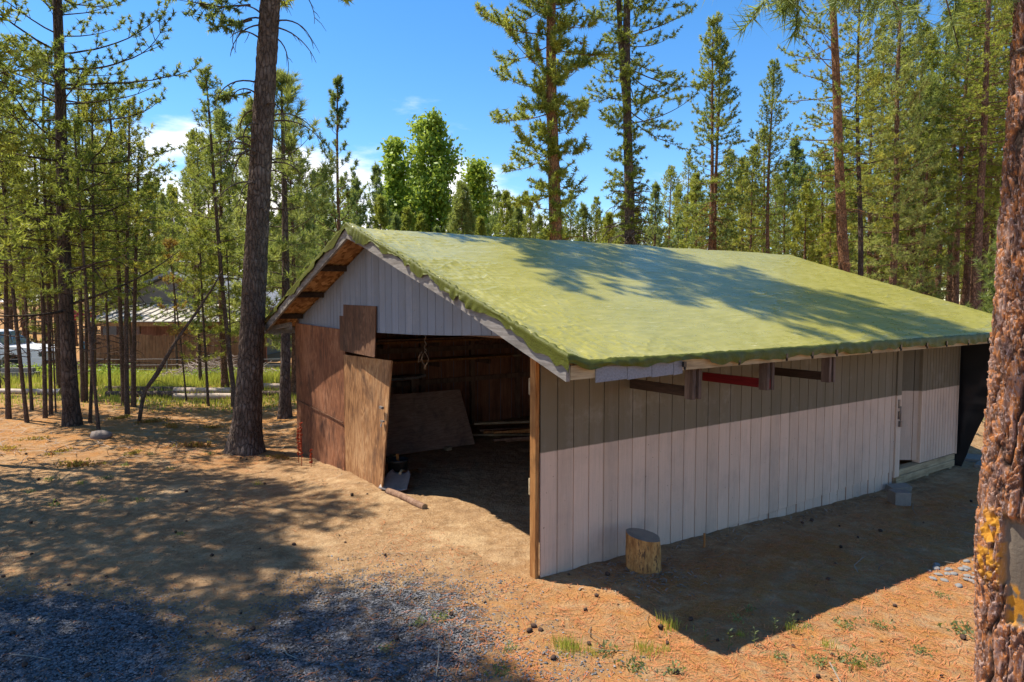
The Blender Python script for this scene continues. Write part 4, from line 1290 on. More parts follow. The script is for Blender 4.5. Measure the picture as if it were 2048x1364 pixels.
def gen_pine(seed, h, r0, cb, wid, lean=(0, 0), wig=.05, dz=.42, nb=(3, 5), e0=-.15, e1=.75, curve=.35,
             tn=12, nl=.10, nw=.010, gap=.13, twig=.34, prof='lodge', dead=0, dead_lo=None, dead_len=.9, dead_curl=-1.2,
             sides=9, taper=.9, keep=1.0, bark=0., step=.7, flare=.35, brush=.8, hi=118, fork=None, top_tuft=True, ridge=0., az_bias=None, tscale=1., clump=0., ejit=.18):
    rg = random.Random(seed); nr = np.random.default_rng(seed)
    path, rad, zs = trunk_mesh(rg, h, r0, lean, wig, taper=taper, flare=flare)
    if bark: zs = [-.25 + 9.0 * i / 260 for i in range(261)] + list(np.linspace(9.2, h, 20))
    tV, tF = ring_trunk(path, rad, zs, 72 if bark else sides, seed, bark, ridge)
    segs = []; tufts = []
    # dead whorls
    dl = dead_lo if dead_lo is not None else cb * .35
    for k in range(dead):
        z = rg.uniform(dl, cb + .3 * (h - cb) * .4)
        p = path(z); az = rg.uniform(0, 6.283)
        dead_branch(rg, (p[0] + math.cos(az) * rad(z) * .8, p[1] + math.sin(az) * rad(z) * .8, z), az, dead_len * rg.uniform(.4, 1.2), .010 + .012 * dead_len * .6, rg.uniform(-.1, .5), dead_curl * rg.uniform(.5, 1.3), segs)
    z = cb
    while z < h - .12:
        t = (z - cb) / max(h - cb, .1)
        if prof == 'lodge': pr = (1 - t) ** .65 * (.55 + .45 * min(1, t / .22))
        elif prof == 'cone': pr = (1 - t) ** .9
        elif prof == 'col': pr = (1 - t ** 2.2) * (.5 + .5 * min(1, t / .3))
        else: pr = (1 - t) ** .5
        nbr = rg.randint(*nb)
        a0 = rg.uniform(0, 6.283)
        for k in range(nbr):
            if rg.random() > keep: continue
            az = a0 + 6.283 * k / nbr + rg.uniform(-.4, .4)
            Lb = wid * pr * rg.uniform(.55, 1.15) + .08
            if az_bias is not None: Lb *= az_bias(az, z)
            if Lb < .05: continue
            e = e0 + (e1 - e0) * t + rg.uniform(-ejit, ejit)
            n = max(3, int(Lb / .22))
            p = path(z + rg.uniform(-.08, .08)); l = Lb / n
            rb = min(.005 + .0075 * Lb, rad(z) * .6)
            pts = [p]; ea = e; aa = az
            for i in range(n):
                q = (math.cos(aa) * math.cos(ea) * l, math.sin(aa) * math.cos(ea) * l, math.sin(ea) * l)
                p = V3(p, q); pts.append(p)
                ea += curve / n + rg.uniform(-.06, .06); aa += rg.uniform(-.13, .13)
            for i in range(n):
                segs.append((pts[i], pts[i + 1], rb * (1 - i / n * .8), rb * (1 - (i + 1) / n * .8)))
            # clumps: some stretches of the branch carry no needles
            for i in range(n):
                s = (i + 1) / n
                if s < .28 and Lb > .6: continue
                if clump and rg.random() < clump: continue
                for sd in (-1, 1):
                    if rg.random() < .12: continue
                    ta = aa + sd * rg.uniform(.45, 1.2); te = ea + rg.uniform(-.25, .45)
                    tl = twig * (1.15 - .6 * s) * rg.uniform(.5, 1.2) * min(1., Lb / .8 + .25)
                    b = pts[i + 1]
                    d = (math.cos(ta) * math.cos(te), math.sin(ta) * math.cos(te), math.sin(te))
                    tip = (b[0] + d[0] * tl, b[1] + d[1] * tl, b[2] + d[2] * tl)
                    segs.append((b, tip, rb * .35, rb * .15))
                    m_ = max(1, int(tl / gap))
                    for j in range(m_):
                        f = (j + 1) / m_
                        tufts.append((b[0] + d[0] * tl * f, b[1] + d[1] * tl * f, b[2] + d[2] * tl * f, d[0], d[1], d[2] + .25, rg.uniform(.75, 1.2) * tscale))
            d = (math.cos(aa) * math.cos(ea), math.sin(aa) * math.cos(ea), math.sin(ea))
            tufts.append((*pts[-1], *d, 1.1 * tscale)); tufts.append((pts[-1][0] - d[0] * gap, pts[-1][1] - d[1] * gap, pts[-1][2] - d[2] * gap, *d, 1.0 * tscale))
        z += dz * rg.uniform(.7, 1.3) * (1 - .35 * t)
    if top_tuft:
        p = path(h)
        for k in range(5): tufts.append((p[0], p[1], h - .10 * k, .1 * rg.uniform(-1, 1), .1 * rg.uniform(-1, 1), 1, .9 * tscale))
    if fork:
        zf, dx, dy, hf = fork
        b = path(zf); pts = [b]
        for i in range(1, 9):
            t = i / 8
            pts.append((b[0] + dx * (1 - (1 - t) ** 3), b[1] + dy * (1 - (1 - t) ** 3), zf + (hf - zf) * t))
        for i in range(8): segs.append((pts[i], pts[i + 1], rad(zf) * (.75 - .07 * i), rad(zf) * (.75 - .07 * (i + 1))))
    sV, sF = seg_mesh(segs, 5 if bark else 4)
    wV = np.concatenate([tV, sV]); wF = np.concatenate([tF, sF + len(tV)])
    lV, lF, ti = needle_mesh(nr, tufts, int(tn * 1.45), nl * 1.05, nw * 1.1, brush=brush, hi=hi)
    return (wV, wF), (lV, lF, ti), tufts

def gen_broad(seed, h, r0, wid, cb=1.0, leaf=.07, nleaf=5200):
    """slender aspen-like tree: ascending limbs, many small leaves"""
    rg = random.Random(seed); nr = np.random.default_rng(seed)
    path, rad, zs = trunk_mesh(rg, h, r0, (0, 0), .08)
    tV, tF = ring_trunk(path, rad, zs, 8, seed)
    segs = []; pts = []
    z = cb
    while z < h - .2:
        t = (z - cb) / (h - cb)
        pr = math.sin(math.pi * (.12 + .83 * t)) ** .7
        for k in range(rg.randint(3, 5)):
            az = rg.uniform(0, 6.283); L_ = wid * pr * rg.uniform(.5, 1.15); e = rg.uniform(.45, 1.0)
            p = path(z); n = 5
            for i in range(n):
                q = V3(p, (math.cos(az) * math.cos(e) * L_ / n, math.sin(az) * math.cos(e) * L_ / n, math.sin(e) * L_ / n))
                segs.append((p, q, .02 * (1 - i / n), .02 * (1 - (i + 1) / n))); p = q; e += .05; az += rg.uniform(-.25, .25)
                if i: pts.append((p, .10 + .06 * L_))
        z += .30 * rg.uniform(.7, 1.3)
    sV, sF = seg_mesh(segs, 4)
    C_ = np.array([p for p, s in pts]); sg = np.array([s for p, s in pts])
    idx = nr.integers(0, len(C_), nleaf)
    P = C_[idx] + nr.normal(size=(nleaf, 3)) * sg[idx][:, None] * 1.25
    a = nr.normal(size=(nleaf, 3)); a /= np.linalg.norm(a, axis=1, keepdims=True)
    b = np.cross(a, nr.normal(size=(nleaf, 3))); b /= np.linalg.norm(b, axis=1, keepdims=True)
    s = (leaf * nr.uniform(.6, 1.2, nleaf))[:, None]
    V = np.stack([P - a * s, P + b * s * .55, P + a * s, P - b * s * .55], 1).reshape(-1, 3)
    F = np.arange(len(V)).reshape(-1, 4)
    ti = np.repeat(nr.beta(2, 2, nleaf), 4)
    return (np.concatenate([tV, sV]), np.concatenate([tF, sF + len(tV)])), (V, F, ti), []

def make_tree(name, gen, bark, leaf, loc, label, cat='tree', group=None, rot=0., scale=1.):
    (wV, wF), (lV, lF, ti), tufts = gen
    o = thing(name, loc, label, cat, group, rot)
    o.scale = (scale,) * 3
    link('trunk', mesh_np('trunk', wV, wF, M[bark], smooth=True), o)
    link('crown', mesh_np('crown', lV, lF, M[leaf], tint=ti), o)
    return o, tufts

def base(px, d): 
    x = at(px, d); return (x, d, gh(x, d) - .02)
def top_h(py, d): return EYE + (598 - py) / 1362. * d

# ---------------------------------------------------------------- the named trees
# A: dark straight pine on the left with long side branches
A, _ = make_tree('pine_tree', gen_pine(101, 17, .155, 3.6, 3.0, lean=(.004, 0), dz=.40, nb=(3, 5), e0=-.10, e1=.75, curve=.45, tn=20, nl=.092, nw=.0095, gap=.13, twig=.55, dead=16, dead_lo=2.3, dead_len=2.8, dead_curl=.3, clump=.22, keep=.8),
          'bark_dark', 'leaf_pine', (-9.44, 14.48, gh(-9.44, 14.48) - .02), 'dark straight pine on the left with long side branches and bare lower limbs')
# B: tall leaning pine beside the shed
B, _ = make_tree('pine_tree', gen_pine(102, 23, .225, 8.8, 3.05, lean=(.082, .0), wig=.02, dz=.36, nb=(4, 5), dead=62, dead_lo=4.4, dead_len=1.0, dead_curl=-2.0, tn=15, nl=.15, nw=.017, taper=.75, bark=.016, flare=.75, ridge=.16, twig=.42),
          'bark_pine', 'leaf_pine', (-4.92, 12.40, gh(-4.92, 12.4) - .03), 'tall thick trunked pine leaning right beside the shed with curled dead twigs')
def add_tufts(tree, branches, leafm, seed, tn=14, nl=.10, nw=.010, wood='bark_pine', name='branch'):
    """extra living boughs: each (start, end, tufts)"""
    rg = random.Random(seed); nr = np.random.default_rng(seed)
    for a, b, k in branches:
        segs = []; tf = []
        a = Vector(a); b = Vector(b); d = (b - a)
        mid = a.lerp(b, .5) + Vector((0, 0, -.06 * d.length))
        segs += [(tuple(a), tuple(mid), .02, .014), (tuple(mid), tuple(b), .014, .007)]
        for i in range(k):
            t = rg.uniform(.35, 1.05)
            p = a.lerp(b, t) + Vector((0, 0, -.06 * d.length * 4 * t * (1 - t) if t < 1 else 0)); o_ = Vector((rg.gauss(0, 1), rg.gauss(0, 1), rg.gauss(0, .8))).normalized() * rg.uniform(.08, .34) * max(.5, d.length)
            q = p + o_
            segs.append((tuple(p), tuple(q), .006, .003))
            tf.append((*q, *(o_.normalized() + d.normalized() * .6), 1.))
            q2 = p + o_ * .7; tf.append((*q2, *(o_.normalized() + d.normalized() * .6), .9))
        sV, sF = seg_mesh(segs, 5)
        lV, lF, ti = needle_mesh(nr, tf, int(tn * 1.5), nl, nw * 1.2, brush=.8, hi=105)
        bo_ = link(name, mesh_np(name, sV, sF, M[wood], smooth=True), tree)
        link('needle_clump', mesh_np('needle_clump', lV, lF, M[leafm], tint=ti), bo_)
add_tufts(B, [((.33, -.1, 8.0), (-.62, -.35, 7.95), 34), ((.35, -.1, 7.75), (-.20, -.3, 7.55), 20), ((.30, -.1, 6.5), (-.25, -.3, 6.38), 20)], 'leaf_blue', 5)
# pine between the tall pine and the shed
make_tree('pine_tree', gen_pine(103, top_h(150, 15.8), .135, 3.3, 1.25, lean=(.012, 0), dz=.46, nb=(3, 5), e0=-.25, e1=.8, curve=.6, tn=22, nl=.20, nw=.0075, gap=.2, twig=.3, prof='col', dead=5, dead_len=.7, brush=.5, hi=75),
          'bark_pine', 'leaf_pond', base(566, 15.8), 'long needled pine growing just behind the tall leaning pine next to the shed')
# C and D: the two tall pines over the shed roof
biasC = lambda az, z: (.22 if math.sin(az) < -.25 else 1.) * (1.15 if math.cos(az) < -.2 and z < 9 else (.55 if z < 8 else 1.))
C, tuf = make_tree('pine_tree', gen_pine(104, 21, .225, 4.6, 2.1, lean=(-.012, 0), ejit=.5, dz=.34, nb=(3, 5), e0=-.25, e1=.6, curve=.6, tn=18, nl=.135, nw=.0145, gap=.13, twig=.66, prof='col', dead=6, dead_len=.9, clump=.05, az_bias=biasC, taper=.8, sides=14, tscale=1.1),
          'bark_orange', 'leaf_pine', base(1110, 20), 'tall reddish barked pine behind the shed roof with needles clustered on its left side')
rg = random.Random(9); tf = [(*[c + rg.uniform(-.1, .1) for c in t[:3]], t[3], t[4], t[5] + .5, 1.0) for t in rg.sample([t for t in tuf if 9 < t[2] < 13.5 and t[1] < .3], 26)]
for k, t in enumerate(tf):
    lV, lF, ti = needle_mesh(np.random.default_rng(40 + k), [t], 22, .11, .014)
    o = link('needle_tuft', mesh_np('needle_tuft', lV, lF, M['leaf_dead'], tint=ti), C); o['label'] = 'rust orange needle tuft'
biasD = lambda az, z: (.25 if math.sin(az) < -.3 else 1.) * (1.3 if math.cos(az) > .2 and z > 8 else (.42 if z < 8.5 else .85))
D, _ = make_tree('pine_tree', gen_pine(105, 21, .20, 4.6, 2.15, lean=(-.008, 0), ejit=.45, dz=.32, nb=(3, 5), e0=-.45, e1=.5, curve=.5, tn=16, nl=.115, nw=.0125, gap=.13, twig=.55, prof='col', dead=60, dead_lo=4.2, dead_len=1.2, dead_curl=-1.3, fork=(8.4, -.42, .1, 19), az_bias=biasD, taper=.8, sides=14, clump=.06),
          'bark_pine', 'leaf_pine', base(1253, 22), 'tall fork trunked pine behind the middle of the shed roof with drooping dead twigs')
# E: narrow pair with thin reddish crown
make_tree('pine_tree', gen_pine(106, top_h(48, 28), .13, 5.6, 1.35, dz=.34, nb=(4, 5), e0=-.35, e1=.6, tn=12, nl=.12, nw=.015, gap=.14, twig=.5, prof='lodge', dead=26, dead_lo=4.5, dead_len=.8, keep=.72, clump=.22, ejit=.4),
          'bark_orange', 'leaf_pine', base(1416, 28), 'left stem of the slim twin pines standing clear against the sky')
make_tree('pine_tree', gen_pine(107, top_h(95, 28.4), .12, 5.0, 1.5, dz=.36, nb=(4, 5), e0=-.35, e1=.6, tn=12, nl=.12, nw=.015, gap=.14, twig=.5, prof='lodge', dead=20, dead_lo=3.5, dead_len=.8, keep=.75, clump=.2, ejit=.4),
          'bark_orange', 'leaf_blue', base(1431, 28.4), 'right stem of the slim twin pines standing clear against the sky')
make_tree('pine_tree', gen_pine(108, top_h(135, 28), .115, 4.6, 1.45, dz=.38, nb=(4, 5), e0=-.25, e1=.8, tn=10, nl=.10, nw=.012, gap=.14, twig=.4, prof='lodge', dead=8, dead_lo=3),
          'bark_far', 'leaf_pine', base(1536, 28), 'slender pointed pine between the twin pines and the orange leaning trunk')
# G: leaning orange trunk
biasG = lambda az, z: 1.3 if math.cos(az) < -.2 else .55
make_tree('pine_tree', gen_pine(109, 20, .205, 6.4, 1.75, lean=(-.076, 0), wig=.04, dz=.50, nb=(3, 4), e0=-.05, e1=.5, curve=.2, tn=14, nl=.11, nw=.013, gap=.14, twig=.5, prof='col', dead=34, dead_lo=2.6, dead_len=1.1, dead_curl=-.9, az_bias=biasG, taper=.7, sides=14, keep=.9, flare=.2),
          'bark_orange', 'leaf_pine', base(1704, 24), 'bright orange barked pine trunk leaning left behind the right end of the roof')
make_tree('pine_tree', gen_pine(110, 16, .125, 5.5, 1.9, lean=(-.03, 0), dz=.42, nb=(4, 5), tn=12, nl=.12, nw=.013, gap=.16, twig=.45, dead=14, dead_len=.8),
          'bark_dark', 'leaf_yellow', base(1718, 26.5), 'dark thin pine directly beside the leaning orange trunk')
make_tree('pine_tree', gen_pine(111, 17.5, .17, 3.2, 2.5, dz=.46, nb=(4, 5), e0=-.2, e1=.8, curve=.6, tn=16, nl=.17, nw=.012, gap=.19, twig=.5, prof='lodge', brush=.5),
          'bark_far', 'leaf_pond', base(1778, 28), 'big bushy long needled pine right of the leaning orange trunk')
make_tree('pine_tree', gen_pine(112, 21, .185, 6.2, 2.2, dz=.42, nb=(4, 5), e0=-.35, e1=.6, tn=11, nl=.105, nw=.012, gap=.15, twig=.45, prof='col', dead=20, dead_lo=4, dead_len=.9, clump=.1),
          'bark_far', 'leaf_yellow', base(1953, 27), 'tall straight reddish pine with a yellow green crown left of the near trunk')
make_tree('pine_tree', gen_pine(113, 19, .15, 7.5, 1.8, dz=.44, nb=(4, 5), e0=-.3, e1=.6, tn=11, nl=.105, nw=.012, gap=.15, twig=.45, prof='col', dead=16, dead_lo=4),
          'bark_far', 'leaf_yellow', base(2003, 29), 'tall pine rising right behind the near trunk at the upper right')
# sparse young ponderosa left of the roof peak
make_tree('pine_tree', gen_pine(114, top_h(165, 20), .085, 3.0, 1.55, dz=.56, nb=(4, 5), e0=.25, e1=.95, curve=.55, tn=20, nl=.11, nw=.009, gap=.13, twig=.18, prof='cone', brush=.8, keep=.95),
          'bark_far', 'leaf_blue', base(687, 20), 'sparse young pine with upswept candle branches left of the roof peak')
make_tree('pine_tree', gen_pine(115, top_h(368, 24), .12, 1.4, 1.25, dz=.34, nb=(5, 6), e0=.2, e1=.9, curve=.5, tn=22, nl=.16, nw=.010, gap=.15, twig=.30, prof='lodge', brush=.6),
          'bark_far', 'leaf_pond', base(921, 24), 'rounded grey green young pine just above the roof ridge')
make_tree('pine_tree', gen_pine(116, 4.9, .06, .35, 1.1, dz=.3, nb=(4, 5), e0=.2, e1=.9, curve=.4, tn=24, nl=.14, nw=.006, gap=.12, twig=.25, prof='cone', brush=.6),
          'bark_thin', 'leaf_pond', base(2006, 13.5), 'bright green young pine peeking out behind the near trunk')
# aspens
for i, (px, d, py, wd, lab) in enumerate(((868, 33, 238, 1.25, 'tallest bright green leafy aspen in the gap behind the roof'), (795, 33, 282, .85, 'narrow leafy aspen left of the tallest aspen'), (950, 34, 318, .95, 'pointed leafy aspen right of the tallest aspen'), (838, 35, 330, 1.0, 'leafy aspen in the dip between the two taller aspens'))):
    make_tree('aspen_tree', gen_broad(200 + i, top_h(py, d), .10, wd * 1.45, 1.0, .125, 15000 if wd >= 1 else 9500), 'bark_grey', 'leaf_broad', base(px, d), lab, 'tree')

# saplings of the left cluster: (base px, base py, other px, other py, stem width px, label)
saps = [(8, 841, 27, 500, 9.5, 'pine sapling stem leaning right at the far left edge of the photo'),
        (45, 848, 29, 500, 7.5, 'pine sapling stem leaning left second from the left edge'),
        (56, 823, 49, 530, 6, 'thin upright sapling stem with a knot in front of the truck hood'),
        (82, 839, 79, 480, 8, 'straight sapling stem in front of the truck wheel'),
        (94, 832, 99, 480, 7, 'sapling stem in front of the nose of the white truck'),
        (104, 826, 108, 620, 3, 'pencil thin dead sapling left of the dark pine'),
        (122, 834, 121, 560, 7, 'sapling stem touching the left side of the dark pine trunk'),
        (160, 805, 165, 560, 8, 'left one of two close sapling stems right of the dark pine trunk'),
        (166, 803, 172, 560, 6, 'right one of two close sapling stems right of the dark pine trunk'),
        (172, 845, 183, 560, 6.5, 'crossing sapling stem leaning right below the red umbrella'),
        (189, 861, 181, 560, 6.5, 'crossing sapling stem with the nearest foot below the red umbrella'),
        (242, 808, 240, 540, 9, 'left stem of the three grouped saplings before the metal roof'),
        (248, 828, 256, 540, 9, 'middle stem of the three grouped saplings before the metal roof'),
        (261, 811, 272, 540, 9, 'right stem of the three grouped saplings before the metal roof'),
        (368, 794, 352, 600, 3.2, 'thin dead sapling with red needles before the brush pile'),
        (412, 805, 413, 560, 5.5, 'small sapling with drooping needles left of the tall leaning pine'),
        (459, 806, 457, 640, 3, 'pencil thin sapling just left of the tall leaning pine'),
        (467, 810, 447, 520, 10, 'curved sapling rising from the foot of the tall leaning pine')]
for i, (bx, by, ox, oy, wpx, lab) in enumerate(saps):
    d = EYE * 1362 / (by - 598)
    r = wpx / 2 / 1362 * d * 1.05
    lean = (ox - bx) / (by - oy) 
    x = at(bx, d)
    h = 4.4 if wpx < 4 else (6.2 + 2.6 * ((i * 37) % 10) / 10)
    if i in (15,): h = 5.0
    cb = 3.0 + .8 * ((i * 53) % 10) / 10
    wd = .95 + .35 * ((i * 29) % 10) / 10
    if wpx < 4: cb, wd = 2.0, .45
    if i == 15: cb, wd = 1.3, .75
    g = gen_pine(300 + i, h, r, cb, wd, lean=(lean, .01 * ((i % 5) - 2)), wig=.035, dz=.36 if wpx > 4 else .6, nb=(3, 4), e0=-.2, e1=.7, curve=.4, tn=13, nl=.10, nw=.0085, gap=.13, twig=.36, prof='lodge',
                 dead=9 if wpx > 4 else 5, dead_lo=1.2, dead_len=.6, dead_curl=-.3, taper=.65, sides=8, flare=.15, clump=.15, step=.4)
    make_tree('pine_sapling', g, 'bark_thin', 'leaf_dead' if i == 14 else ('leaf_pine' if i % 3 else 'leaf_yellow'), (x, d, gh(x, d) - .02), lab, 'sapling')
# leaning dead pole
d = EYE * 1362 / (842 - 598); x0 = at(270, d)
q = MB()
pts = [(x0, d, gh(x0, d) - .05), (x0 + .06, d + .05, .35), (at(280, d), d + .1, 1.0 - .35), (at(300, d), d + .2, 1.0), (at(335, d), d + .35, 1.75), (at(372, d), d + .6, 2.45), (at(395, d), d + .8, 2.95), (at(412, d), d + .9, 3.35)]
q.tube(pts, [.045, .042, .04, .052, .034, .03, .022, .012], 8)
for k in range(9):
    t = k / 9; i = min(6, 2 + int(t * 5)); p = Vector(pts[i]).lerp(Vector(pts[i + 1]), (t * 5) % 1)
    q.tube([p, p + Vector((.12 * (1 if k % 2 else -1), .1, .02)), p + Vector((.25 * (1 if k % 2 else -1), .15, -.08))], [.009, .006, .003], 4)
tag(q.build('leaning_pole', M['bark_thin'], smooth=True), 'slanted dead sapling pole leaning right in front of the metal roof', 'dead tree')

# ---------------------------------------------------------------- near trunk at the right edge
def near_trunk():
    cx, cy = 3.115, 4.0
    ns, nzv = 300, 760
    z = np.linspace(-.3, 5.6, nzv); th = np.linspace(0, 2 * np.pi, ns, endpoint=False)
    TH, Z = np.meshgrid(th, z)
    r0 = .270 + .10 * np.exp(-np.maximum(Z + .1, 0) / .16) - .012 * Z
    r0 += .012 * np.exp(-((Z - 1.25) / .35) ** 2)
    X, Y = np.cos(TH) * r0, np.sin(TH) * r0
    wx = fbm(X * 8, Y * 8, Z * 3, o=3); wy = fbm(X * 8 + 40, Y * 8, Z * 3, o=3)
    f1 = np.abs(fbm(X * 13 + .5 * wx, Y * 13 + .5 * wy, Z * 2.0, o=2))
    f2 = np.abs(fbm(X * 24 + 9 + .5 * wx, Y * 24, Z * 3.2, o=2))
    crack = np.clip(f1 / .11, 0, 1) ** .7
    crack = crack * (.45 + .55 * np.clip(f2 / .08, 0, 1))
    saw = (Z * 9 + 3.2 * fbm(X * 10, Y * 10 + 5, Z * 2.5, o=3) + 1.5 * fbm(X * 30, Y * 30, Z * 4, o=2)) 
    fs = saw - np.floor(saw)
    idv = np.clip(_h(np.floor(saw), np.floor(X * 22 + 2 * wx), np.floor(Y * 22 + 2 * wy)) * .7 + .3 * fs, 0, 1)
    rough = .032 * (crack - .7) + .020 * (fs - .5) * crack + .010 * (idv - .5) * crack + .006 * fbm(X * 50, Y * 50, Z * 8, o=3) + .002 * fbm(X * 130, Y * 130, Z * 70, o=2)
    thd = np.degrees(TH)
    wound = sstep(198, 203, thd) * sstep(262, 257, thd) * sstep(1.02, 1.06, Z) * sstep(1.46, 1.40, Z)
    wound2 = sstep(204, 208, thd) * sstep(262, 257, thd) * sstep(.80, .83, Z) * sstep(1.06, 1.02, Z)
    wd = np.clip(wound + wound2, 0, 1)
    rs = fbm(X * 30, Y * 30 + 3, Z * 20, o=4)
    resin = sstep(.02, .22, rs + .12) * sstep(160, 170, thd) * sstep(206, 196, thd) * sstep(.95, 1.1, Z) * sstep(1.50, 1.40, Z)
    resin = np.maximum(resin, wound2 * sstep(-.1, .12, rs + .1 * (Z < .97)))
    rr = r0 + rough * (1 - wd) - .035 * wd + .004 * resin * (1 + rs) * (1 - wd)
    lx = .012 * np.maximum(Z - 1.2, 0) - .045 * np.minimum(Z - 1.2, 0)
    V = np.stack([lx + rr * np.cos(TH), rr * np.sin(TH), Z], -1).reshape(-1, 3)
    I = np.arange(nzv * ns).reshape(nzv, ns); J = np.roll(I, -1, 1)
    F = np.stack([I[:-1], J[:-1], J[1:], I[1:]], -1).reshape(-1, 4)
    q = NT('near_bark')
    n = q.noise(5, 6, .65); f = q.noise(45, 5, .65)
    pl = q.attr('plate'); cr = q.attr('crack')
    c = q.ramp(q.math('ADD', q.math('MULTIPLY', pl, .55), q.math('MULTIPLY', n, .45)), [(.25, (.045, .024, .018)), (.45, (.11, .052, .034)), (.62, (.19, .105, .08)), (.8, (.31, .21, .18))])
    c = q.mix(q.rng(q.noise(1.0, 5, .65, q.coords((26, 26, 11))), .46, .58, 0, .85), c, (.40, .15, .045))
    c = q.mix(q.rng(q.noise(1.0, 4, .65, q.coords((70, 70, 34))), .54, .64, 0, .8), c, (.46, .34, .30))
    c = q.mix(q.rng(q.noise(1.0, 4, .65, q.coords((42, 42, 16))), .56, .66, 0, .9), c, (.05, .028, .02))
    c = q.mix(q.rng(cr, .8, .25), c, (.03, .017, .012))
    c = q.mix(q.attr('wound'), c, q.mix(q.noise(1.0, 5, .6, q.coords((40, 40, 4))), (.06, .05, .04), (.20, .16, .12)))
    c = q.mix(q.attr('resin'), c, q.mix(q.noise(25, 4, .6), (.30, .11, .012), (.58, .29, .03)))
    q.bump(f, .6, .006)
    m = q.fin(c, .85, .25)
    o = thing('pine_tree', (cx, cy, gh(cx, cy)), 'thick flaky barked pine trunk filling the right edge with yellow resin round a wound', 'tree')
    me = mesh_np('trunk', V, F, m, smooth=False, attrs={'plate': idv.ravel(), 'crack': crack.ravel(), 'wound': (wd * (1 - resin * .6)).ravel(), 'resin': resin.ravel()})
    link('trunk', me, o)
    # upper stem and boughs above the picture
    g = gen_pine(117, 15, .25, 5.6, 2.2, lean=(.04, 0), dz=.5, nb=(3, 5), tn=18, nl=.16, nw=.006, gap=.16, twig=.4, prof='col', brush=.5)
    (wV, wF), (lV, lF, ti), _ = g
    wV = wV[:, :]; keepf = (wV[wF][:, :, 2].min(1) > 5.0)
    link('upper_stem', mesh_np('upper_stem', wV - np.array([.10, 0, 0]), wF[keepf], M['bark_pine'], smooth=True), o)
    link('crown', mesh_np('crown', lV, lF, M['leaf_pond'], tint=ti), o)
    add_tufts(o, [((.1, .1, 4.9), (-1.75, .0, 4.62), 30), ((-.9, .05, 4.78), (-1.45, .1, 4.50), 14), ((.0, .2, 5.0), (-.95, .4, 4.72), 14)], 'leaf_blue', 8, tn=26, nl=.15, nw=.0035)
    q = MB(); q.tube([(-.22, -.12, 4.05), (-.32, -.18, 4.07), (-.37, -.2, 4.05)], [.022, .018, .012], 8); q.build('branch_stub', M['bark_thin'], o)
near_trunk()

# ---------------------------------------------------------------- repeated woodland trees
KINDS = {
    'lodge': (gen_pine(401, 11, .11, 3.0, 1.35, dz=.40, nb=(4, 5), e0=-.25, e1=.75, tn=9, nl=.12, nw=.014, gap=.16, twig=.42, dead=12, dead_lo=1.5, dead_len=.8), 'bark_far', 'leaf_pine', 11),
    'lodge_y': (gen_pine(402, 11, .12, 3.4, 1.55, dz=.42, nb=(4, 5), e0=-.3, e1=.7, tn=9, nl=.13, nw=.015, gap=.17, twig=.46, dead=14, dead_lo=1.5, dead_len=.9, prof='col'), 'bark_far', 'leaf_yellow', 11),
    'young': (gen_pine(403, 7, .08, .7, 1.45, clump=.1, dz=.42, nb=(4, 5), e0=-.05, e1=.9, curve=.5, tn=12, nl=.13, nw=.012, gap=.15, twig=.36, prof='cone'), 'bark_far', 'leaf_blue', 7),
    'young_y': (gen_pine(404, 7, .08, .9, 1.3, clump=.1, dz=.42, nb=(4, 5), e0=.1, e1=.95, curve=.5, tn=13, nl=.14, nw=.012, gap=.15, twig=.34, prof='lodge'), 'bark_far', 'leaf_yellow', 7),
    'pond': (gen_pine(405, 9, .11, 1.8, 1.5, dz=.46, nb=(4, 5), e0=.0, e1=.9, curve=.6, tn=16, nl=.19, nw=.012, gap=.19, twig=.36, prof='lodge', brush=.5), 'bark_far', 'leaf_pond', 9),
    'tall': (gen_pine(406, 17, .17, 6.0, 1.7, dz=.44, nb=(4, 5), e0=-.35, e1=.6, tn=9, nl=.13, nw=.015, gap=.17, twig=.5, prof='col', dead=22, dead_lo=2.5, dead_len=1.0), 'bark_far', 'leaf_pine', 17),
    'left': (gen_pine(407, 9, .06, 3.0, 1.35, dz=.36, nb=(3, 4), e0=-.2, e1=.75, tn=12, nl=.105, nw=.0105, gap=.14, twig=.42, dead=14, dead_lo=1.2, dead_len=.8, dead_curl=-.2, clump=.12), 'bark_thin', 'leaf_yellow', 9),
    'left2': (gen_pine(408, 9, .055, 2.5, 1.25, lean=(.01, 0), dz=.38, nb=(3, 5), e0=-.1, e1=.8, tn=13, nl=.12, nw=.010, gap=.15, twig=.36, dead=8, dead_lo=1., dead_len=.7, clump=.1), 'bark_thin', 'leaf_pine', 9),
}
PROTO = {}
def place(kind, px, d, h, label, group, rot=0., name='pine_tree', x=None):
    g, bark, leaf, h0 = KINDS[kind]
    loc = base(px, d) if x is None else (x, d, gh(x, d) - .02)
    if kind not in PROTO:
        PROTO[kind], _ = make_tree(name, g, bark, leaf, loc, label)
        o = PROTO[kind]
    else:
        o = copy_tree(PROTO[kind])
    o.location = loc; o.rotation_euler = (0, 0, rot); s = h / h0
    o.scale = (s, s, s)
    o['label'] = label
    if group: o['group'] = group
    elif 'group' in o: del o['group']
    return o
rg = random.Random(77)
